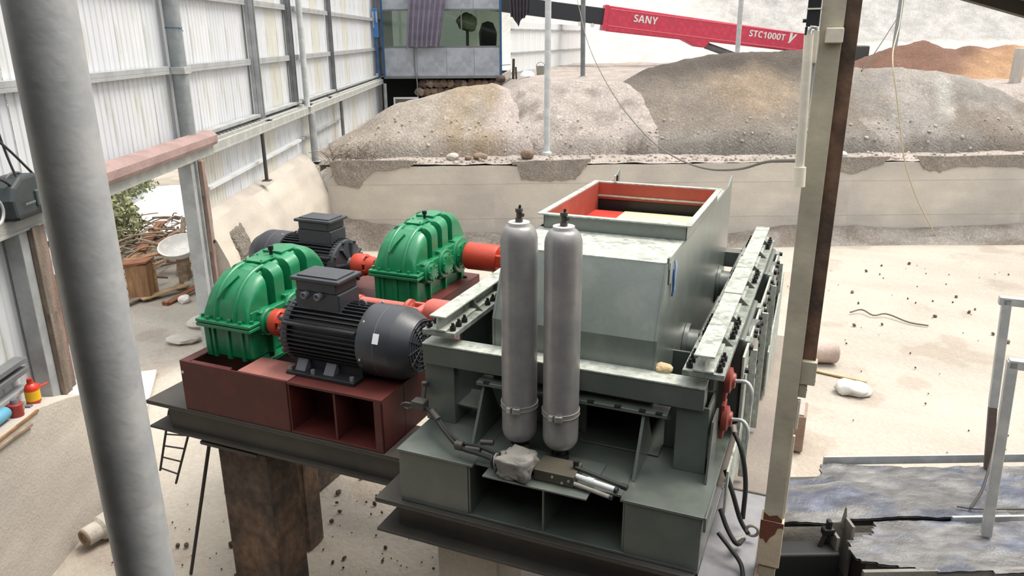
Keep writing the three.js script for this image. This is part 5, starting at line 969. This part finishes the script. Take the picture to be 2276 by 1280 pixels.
{
  const a = crumpled('dented blue-grey steel sheet lying behind, reaching left behind the tan column', [[6.9, 11.98], [8.03, 11.9], [8.13, 11.66], [14, 11.9], [14, 12.62], [8.7, 12.60], [6.9, 12.66]], .52, M.smear, .07);
  partA('turned_edge', [bx(8.15, 14, .50, .60, 11.60, 11.625, .004)], M.galv, a); partA('front_edge', [bx(9.0, 14, .42, .53, 12.62, 12.65, .004)], M.galv, a); eachA('support', [bx(7.0, 13.9, .40, .47, 12.5, 12.58), bx(7.0, 13.9, .40, .47, 11.8, 11.88), ...[7.2, 9.5, 12].map((u) => bx(u - .05, u + .05, 0, .40, 12.4, 12.5)), ...[7.2, 9.5, 12].map((u) => bx(u - .05, u + .05, 0, .40, 11.8, 11.9))], M.steelDark, a);
  const b = crumpled('dented blue-grey steel sheet lying in front, with a stepped left edge', [[7.86, 12.95], [8.12, 12.88], [8.27, 12.66], [9.7, 12.72], [9.6, 13.42], [8.5, 13.36], [7.80, 13.2]], .50, M.smear, .06);
  partA('front_lip', [bx(7.8, 9.6, .40, .49, 13.33, 13.37, .004)], M.dirtyMetal, b); eachA('support', [bx(7.9, 9.5, .36, .45, 13.1, 13.2), bx(7.9, 9.5, .36, .45, 12.75, 12.85), ...[8.0, 9.4].map((u) => bx(u - .05, u + .05, 0, .36, 12.75, 13.2))], M.steelDark, b);
  const f = thingB('steel_trough', 'pale folded steel trough along the far right beside the frame leg', 'trough', [11, .2, 12.9]);
  partA('side', [bx(9.72, 14, .40, .44, 12.68, 12.95, .006), bx(9.72, 14, .1, .42, 12.95, 12.98, .006)], M.galv, f); partA('end', [bx(9.72, 9.75, .1, .42, 12.7, 12.95)], M.galv, f);
  const d = thingB('added_shade_sheet', 'added black sheets standing in for the shade under the steel sheets', 'shade_filler', [9, .02, 13.1]);
  partA('shade_filler', [bx(6.9, 14, .02, .05, 12.5, 14.3, .01), bx(6.9, 7.8, .05, .36, 12.72, 12.95, .03)], M.rubber, d); partA('folded_edge', [tube([V3(6.9, .1, 13.4), V3(8, .12, 13.55), V3(9.4, .1, 13.7), V3(12, .1, 13.8)], .06, 20, 8)], M.rubber, d);  // black pieces added to paint the shaded gap below the sheets
  const p = thingB('support_block', 'dark stained upright steel channel between the two sheets', 'channel', [7.83, .02, 12.85]);
  partA('channel', [bx(7.76, 7.92, .05, .56, 12.70, 12.74), bx(7.76, 7.79, .05, .5, 12.74, 12.9), bx(7.89, 7.92, .05, .62, 12.74, 12.9)], M.dirtyMetal, p); partA('clamp', [bx(7.70, 7.74, .38, .62, 12.76, 12.82, .008), bx(7.66, 7.78, .46, .54, 12.75, 12.83, .02), bar(V3(7.70, .5, 12.8), V3(7.62, .3, 12.84), .04, .04)], M.black, p); partA('prong', [extr([[7.86, .5], [7.92, .5], [7.89, .72]], .03).translate(0, 0, 12.72)], M.dirtyMetal, p);
}
// small things on the yard
{
  const r = thing('concrete_stub', 'short pale cylindrical stub lying on the yard beside the tan column', 'stub', [.12, 0, -12.3]); r.rotation.y += .3;
  part('cylinder', [turned([[0, 0], [.17, 0], [.19, .02], [.19, .36], [.17, .38], [.1, .37], [0, .33]], 'x', 22).translate(-.1, .19, 0)], mat(0xc8b3a8, .8, { map: 'mottle', bump: 'fine', bs: .01 }), r);
  const b = thing('plastic_bag', 'crumpled whitish bag lying on the yard', 'bag', [.62, 0, -11.3]);
  const g = mergeVertices(new THREE.IcosahedronGeometry(1, 4).deleteAttribute('uv').deleteAttribute('normal')), p = g.attributes.position; for (let i = 0; i < p.count; i++) { const x = p.getX(i), y = p.getY(i), z = p.getZ(i), k = .55 + .8 * fbm(x * 2.2 + 4, y * 2.2 + z * 2 + 4, 5, 4); p.setXYZ(i, x * k * .27, Math.max(-.05, y * k * .14), z * k * .17); } g.computeVertexNormals();
  part('bag', [g.translate(0, .05, 0)], mat(0xd5d2cb, .6, { map: 'mottle' }), b);
  const pl = thing('timber_plank', 'thin pale plank lying on the yard beside the stub', 'plank', [.1, 0, -11.9]); pl.rotation.y += -.2; part('plank', [bx(-.1, .75, 0, .025, -.04, .04)], M.boardL, pl);
  const bl = thing('brick_block', 'reddish brown block at the far end of the concrete ledge', 'block', [-.2, 0, -9.4]); part('block', [bx(-.3, .25, 0, .5, -.25, .2, .02)], mat(0xa58b7b, .85, { map: 'mottle', bump: 'fine', bs: .01 }), bl); part('mortar_top', [bx(-.28, .22, .5, .515, -.23, .18)], M.concrete, bl);
  const w = thing('wire_scrap', 'rusty twist of wire lying on the yard', 'wire', [1.1, 0, -15]); part('wire', [tube([V3(-.5, .03, .1), V3(-.3, .06, -.05), V3(-.1, .03, .12), V3(.1, .05, 0), V3(.5, .02, .25), V3(.8, .02, .3)], .015, 24, 5)], M.twig, w);
}
// pebbles on the ground under the platform
{
  const geo = new THREE.IcosahedronGeometry(1, 0), n = 700, im = new THREE.InstancedMesh(geo, M.stone, n); im.name = 'ground_pebbles'; im.userData.kind = 'stuff'; im.userData.label = 'dark pebbles and crumbs scattered on the yard floor';
  const m4 = new THREE.Matrix4(), q = new THREE.Quaternion(), e = new THREE.Euler(), c = new THREE.Color();
  for (let i = 0; i < n; i++) { const near = i < 420, x = near ? rr(-6.3, -1.2) : rr(-9, 5), z = near ? rr(-8.2, -4.0) : rr(-19, -7); const s = near ? .008 + .028 * Math.pow(rnd(), 4) : .01 + .03 * Math.pow(rnd(), 4); e.set(rr(0, 6), rr(0, 6), rr(0, 6)); q.setFromEuler(e); m4.compose(fm(x, s * .4, z), q, V3(s * 1.3, s * .8, s)); im.setMatrixAt(i, m4); const k = rr(.4, .9); im.setColorAt(i, c.setRGB(k, k * .95, k * .9)); }
  scene.add(im);
}
// ---------- left edge: things on the ledge and the pier, and the junk outside the opening ----------
{
  const L = thingB('timber_log', 'long faded red squared timber lying on the wall ledge', 'timber', [-.02, 3.4, 8.4]);
  part('timber', [extr([[-.1, 0], [.1, 0], [.12, .04], [.12, .13], [.05, .19], [-.06, .2], [-.12, .15], [-.12, .05]], 3.9, .01).translate(0, 0, -1.95).rotateY(0)], M.redFaded, L); part('split', [tube([V3(.06, .187, -1.9), V3(.05, .192, -.5), V3(.062, .186, .7), V3(.05, .19, 1.9)], .006, 20, 5), tube([V3(.122, .09, -1.8), V3(.123, .1, 0), V3(.122, .08, 1.8)], .005, 20, 5)], M.columnDark, L);
  const m = thingB('pump_motor', 'dark green pump motor under a cover at the left end of the ledge', 'pump', [.02, 3.4, 11.62]);
  part('body', [extr([[-.27, .02], [.27, .02], [.29, .1], [.28, .22], [.2, .31], [.1, .35], [-.12, .35], [-.24, .28], [-.29, .18]], .26, .03).rotateY(Math.PI / 2).translate(-.13, 0, 0)], mat(0x3c4447, .5, { map: 'dust' }), m); part('green_cover', [bx(.10, .155, .07, .23, -.27, -.02, .02)], mat(0x47544f, .5, { map: 'dust' }), m); part('base', [bx(-.14, .15, 0, .03, -.33, .3)], M.black, m); part('top_handle', [tube([V3(0, .34, .16), V3(0, .39, .1), V3(0, .39, -.06), V3(0, .345, -.12)], .014, 14, 7)], M.motorL, m);
  part('label_tab', [bx(.153, .158, .12, .14, .02, .18)], M.motorL, m);
  const w = thingB('pulley', 'dark pulley wheel with a pale rim at the far left of the ledge', 'wheel', [.05, 3.4, 12.15]); part('tyre', [rod(V3(-.05, .13, 0), V3(.05, .13, 0), .12, 24)], M.black, w); part('rim', [ring(.12, .018, .05, .13, 0, 'x', 24)], M.galv, w);
  const c = thingB('pump_cable', 'dark cables rising from the pump motor on the ledge', 'cable', [.05, 3.7, 11.7]); partA('cable', [tube([V3(.12, 4.4, 12.35), V3(.11, 4.11, 11.87), V3(.1, 3.7, 11.40)], .012, 10, 6)], M.wireD, c); partA('cable', [tube([V3(.08, 4.6, 11.9), V3(.08, 4.0, 11.78), V3(.1, 3.73, 11.72)], .012, 10, 6)], M.wireD, c); partA('cable', [tube([V3(.1, 3.86, 12.1), V3(.1, 3.76, 11.9), V3(.1, 3.72, 11.85)], .014, 8, 6)], M.wireD, c);
  // on the pier
  const can = thingB('orange_canister', 'orange-red canister with a yellow label on the pier top', 'canister', [.0, 1.6, 12.03]);
  part('body', [turned([[0, 0], [.062, 0], [.066, .01], [.066, .15], [.05, .185], [.03, .2], [.03, .22], [0, .22]], 'y', 22)], M.red, can); part('label_band', [turned([[.0668, .03], [.0675, .03], [.0675, .13], [.0668, .13]], 'y', 22)], M.yellow, can, 'yellow label'); part('cap', [rod(V3(0, .22, 0), V3(0, .25, 0), .026, 14)], mat(0xa83222, .4), can); part('nozzle', [rod(V3(0, .12, -.06), V3(.01, .09, -.24), .012, 8)], mat(0xb5402f, .5), can); part('trigger', [bx(-.03, .03, .09, .16, -.1, -.06, .01)], M.red, can);
  const bt = thingB('blue_bottle', 'pale blue bottle lying on the pier top at the left edge', 'bottle', [.02, 1.66, 12.62]); part('body', [turned([[0, 0], [.055, 0], [.06, .01], [.06, .2], [.03, .25], [.022, .28], [0, .28]], 'z', 18).translate(0, .06, -.14)], M.blue, bt); part('cap', [rod(V3(0, .06, .14), V3(0, .06, .17), .026, 12)], M.white, bt);
  const rc = thingB('red_can', 'dusty dark red can beside the blue bottle', 'can', [.06, 1.64, 12.4]); part('can', [turned([[0, 0], [.06, 0], [.062, .01], [.062, .12], [.055, .13], [0, .13]], 'y', 18)], mat(0x9a3a33, .5, { map: 'dust' }), rc); part('lid', [turned([[0, 0], [.035, 0], [.03, .04], [0, .045]], 'y', 12).translate(0, .13, 0)], M.motorL, rc);
  const bo = thingB('timber_board', 'yellowish thin board along the front edge of the pier top', 'board', [.13, 1.62, 12.6]); part('board', [bar(V3(.02, .02, .5), V3(.02, .0, -.35), .05, .025)], M.board, bo);
  const bo2 = thingB('timber_board', 'grey weathered board under the yellowish one on the pier edge', 'board', [.1, 1.58, 12.7]); part('board', [bar(V3(.05, .0, .4), V3(.06, -.03, -.3), .06, .03)], M.boardG, bo2);
  const pl = thingB('pliers', 'scatter of small dark tools beside the orange canister', 'tools', [.0, 1.62, 12.2]); part('tool', [rod(V3(.05, .015, .1), V3(-.02, .02, -.06), .014, 8)], M.dirtyMetal, pl); part('tool', [bx(-.06, .08, 0, .03, -.02, .03)], M.motorL, pl);
  // grey castings at the foot of the pier
  const q = thingB('iron_casting', 'grey dusty pump casting lying on its side at the foot of the pier', 'casting', [.42, 0, 12.0]); q.rotation.y = -.5;
  part('barrel', [turned([[0, 0], [.09, 0], [.1, .02], [.1, .14], [.13, .17], [.14, .3], [.1, .38], [0, .4]], 'z', 22).rotateX(Math.PI).translate(0, .13, .22)], M.stoneG, q); part('mouth', [ring(.07, .02, 0, .13, .225, 'z', 20), rod(V3(0, .13, .2), V3(0, .13, .224), .06, 18)], M.stone, q); part('flange', [bx(-.1, .12, .0, .26, -.2, -.14, .02)], M.stoneG, q);
  boulder('grey stone between the pier and the pipe column', .35, 0, 11.55, .13, M.stoneG, 41); boulder('dark broken stone at the pier corner', .2, 0, 11.3, .1, M.stone, 44, 1.3); boulder('small pale stone beside the pump casting', .62, 0, 11.75, .08, M.stoneG, 47);
}
// outside, beyond the wall opening
{
  const sh = [[M.board, 'orange brown'], [M.boardL, 'pale yellow'], [M.boardG, 'grey weathered'], [M.boardR, 'dark reddish']];
  const where = ['leaning over the stump', 'flat in the middle of the junk pile', 'standing up behind the junk pile', 'low at the front of the junk pile', 'crossing the top of the junk pile', 'by the far jamb', 'under the white basin', 'at the left end of the junk pile', 'half buried at the back of the junk pile', 'propped against the far jamb', 'lying beside the block', 'on top by the tarpaulin'];
  let k = 0;
  for (const [u, y, v, a, b, len, w] of [[-3.05, .3, 3.35, .3, .35, 1.3, .22], [-2.1, .08, 3.8, .9, .05, 1.5, .22], [-2.44, .62, 2.43, 1.2, 1.25, 1.3, .13], [-1.78, .06, 3.98, 1.2, .12, 1.3, .14], [-2.88, .48, 2.46, .5, .12, 1.6, .26], [-1.93, .24, 3.21, .9, .5, 1.1, .18], [-2.0, .5, 3.3, .6, -.2, .9, .3], [-3.05, .12, 3.95, .2, .3, 1.2, .14], [-3.2, .55, 2.0, 1.0, .25, 1.5, .2], [-2.2, .45, 2.5, 2.0, .8, 1.1, .13], [-2.7, .04, 4.45, 1.2, .03, .8, .16], [-3.4, .68, 1.7, 1.6, .25, 1.4, .22]]) {
    const [m, n] = sh[k % 4], t = thingB('timber_board', `${n} scrap board ${where[k]}`, 'board', [u, y, v], 'scrap boards outside the opening', a);
    part('board', [bx(-len / 2, len / 2, 0, .03, -w / 2, w / 2, .004).rotateZ(b)], m, t); if (k % 3 === 0) part('batten', [bx(-len / 2, -len / 2 + .06, .03, .07, -w / 2, w / 2, .004).rotateZ(b)], m, t); k++;
  }
  const s = thingB('wooden_block', 'upright orange brown wooden block standing in the junk outside the opening', 'block', [-2.62, 0, 4.15]); part('block', [bx(-.22, .22, 0, .74, -.16, .16, .02)], M.board, s); part('top_board', [bx(-.3, .34, .74, .78, -.2, .2).rotateZ(.12)], M.boardR, s); part('side_batten', [bx(.22, .26, 0, .7, -.16, -.1)], M.boardL, s);
  const pk = thingB('timber_plank', 'tall orange plank standing outside at the near jamb', 'plank', [-3.0, 0, 6.6], null, .2); part('plank', [bx(-.16, .16, 0, 1.25, -.03, .03, .005)], M.board, pk); part('edge_batten', [bx(-.16, -.12, 0, 1.25, .03, .06)], M.boardG, pk);
  const bs = thingB('basin', 'white curved basin lying on the junk near the far jamb', 'basin', [-2.0, .72, 3.5]); part('bowl', [turned([[0, 0], [.2, .02], [.34, .12], [.42, .26], [.39, .27], [.31, .14], [.18, .05], [0, .04]], 'y', 26).rotateX(.35)], M.white, bs); part('prop', [bx(-.1, .1, -.75, .02, -.1, .1)], M.boardG, bs);
  const ta = thingB('tarpaulin', 'white tarpaulin with a blue edge lying behind the junk', 'tarpaulin', [-4.9, 0, -2.6]);
  const H = (u, v) => Math.max(.02, 1.0 * Math.exp(-((u * .45) ** 2 + (v * .4) ** 2)) + .12 * (fbm(u * 2 + 9, v * 2 + 9, 5, 4) - .5)); part('sheet', [grid(-2.6, 2.4, -2.6, 2.6, 60, 60, H, null)], mat(0xe8edf2, .6), ta);
  const ep = []; for (let i = 0; i <= 16; i++) { const u = -2.6 + i * 5 / 16; ep.push(V3(u, H(u, -1.4) + .04, -1.4 + .2 * Math.sin(i))); } part('blue_edge', [tube(ep, .05, 40, 6)], mat(0x4f6f8f, .6), ta, 'dark blue edge');
  const fa = thingB('white_panel', 'white sheet panel lying on the ground just outside the opening', 'panel', [-1.2, 0, 9.6], null, .3); part('panel', [bx(-.9, .9, 0, .05, -1.6, 1.6, .01)], M.white, fa); part('edge_bar', [bx(-.95, .95, 0, .09, 1.6, 1.68)], M.boardG, fa);
  boulder('pale rubble lump by the wooden block', -1.9, 0, 3.5, .17, M.stoneG, 51); boulder('brown rubble lump below the basin', -1.6, 0, 2.9, .2, M.stone, 54, 1.4); boulder('white rubble lump in front of the junk pile', -1.7, 0, 4.4, .12, M.white, 57); boulder('grey slab of rubble on the ground between junk and gearbox', -.7, 0, 5.7, .28, M.stoneG, 60, 1.5, .35); boulder('small grey slab of rubble beside the larger one', -.9, 0, 6.5, .2, M.stoneG, 63, 1.5, .35); boulder('pale broken slab near the gearbox side', -.35, 0, 5.0, .25, M.white, 66, 1.6, .3);
  // branches
  const br = thingB('branch_pile', 'tangle of dry grey branches behind the junk boards', 'branches', [-3.6, 0, 1.6]); br.userData.kind = 'stuff'; delete br.userData.category;
  const gs = []; for (let i = 0; i < 150; i++) { const a = V3(rr(-1.3, 1.3), rr(.02, .8), rr(-1.6, 1.6)), d = V3(rr(-.9, .9), rr(-.15, .25), rr(-.9, .9)); gs.push(tube([a, a.clone().addScaledVector(d, .5).add(V3(0, rr(0, .15), 0)), a.clone().add(d)], rr(.008, .03), 5, 4)); } part('branches', gs, M.boardG, br);
  // shrubs
  const lg = new THREE.PlaneGeometry(.09, .045);
  const shrub = (label, u, v, R, H, n) => { const t = thingB('shrub', label, 'shrub', [u, 0, v]); const g = []; for (let i = 0; i < 7; i++) g.push(tube([V3(0, 0, 0), V3(rr(-.3, .3) * R, H * .5, rr(-.3, .3) * R), V3(rr(-.7, .7) * R, H * rr(.7, 1), rr(-.7, .7) * R)], .02, 6, 4)); part('stems', g, M.twig, t);
    const im = new THREE.InstancedMesh(lg, rnd() < .5 ? M.leaf : M.leaf2, n), m4 = new THREE.Matrix4(), q = new THREE.Quaternion(), e = new THREE.Euler(), c = new THREE.Color(); im.name = 'foliage'; im.userData.kind = 'stuff';
    for (let i = 0; i < n; i++) { const a = rr(0, 6.283), b = Math.acos(rr(-.6, 1)), k = Math.pow(rnd(), .4), cl = .75 + .4 * vn(a * 2, b * 3, 5); e.set(rr(0, 6), rr(0, 6), rr(0, 6)); q.setFromEuler(e); const s = rr(.7, 1.8); m4.compose(V3(Math.sin(b) * Math.cos(a) * R * k * cl, H * .55 + Math.cos(b) * H * .5 * k * cl, Math.sin(b) * Math.sin(a) * R * k * cl), q, V3(s, s, s)); im.setMatrixAt(i, m4); const w = rr(.6, 1.25); im.setColorAt(i, c.setRGB(w, w * rr(.92, 1.02), w * rr(.8, 1.05))); } t.add(im); };
  shrub('grey-green shrub nearest to the near side of the opening, left of the tarpaulin', -5.0, .9, 1.0, 1.5, 3000); shrub('pale green shrub behind the branch pile', -6.6, -1.8, 1.7, 2.3, 5000); shrub('tall shrub behind the tarpaulin under the ledge', -7.2, -6.5, 2.6, 4.0, 8000); shrub('bushy shrub far behind at the jamb side', -4.0, -7.5, 2.0, 3.4, 6000); shrub('wide shrub at the far left behind the opening', -10.5, -4.5, 3.2, 4.0, 9000); shrub('low shrub in front of the tall one', -8.6, -1.0, 1.9, 2.4, 5000);
}
scene.traverse((o) => { if (o.isMesh) { o.castShadow = true; o.receiveShadow = true; } });
renderer.render(scene, camera);
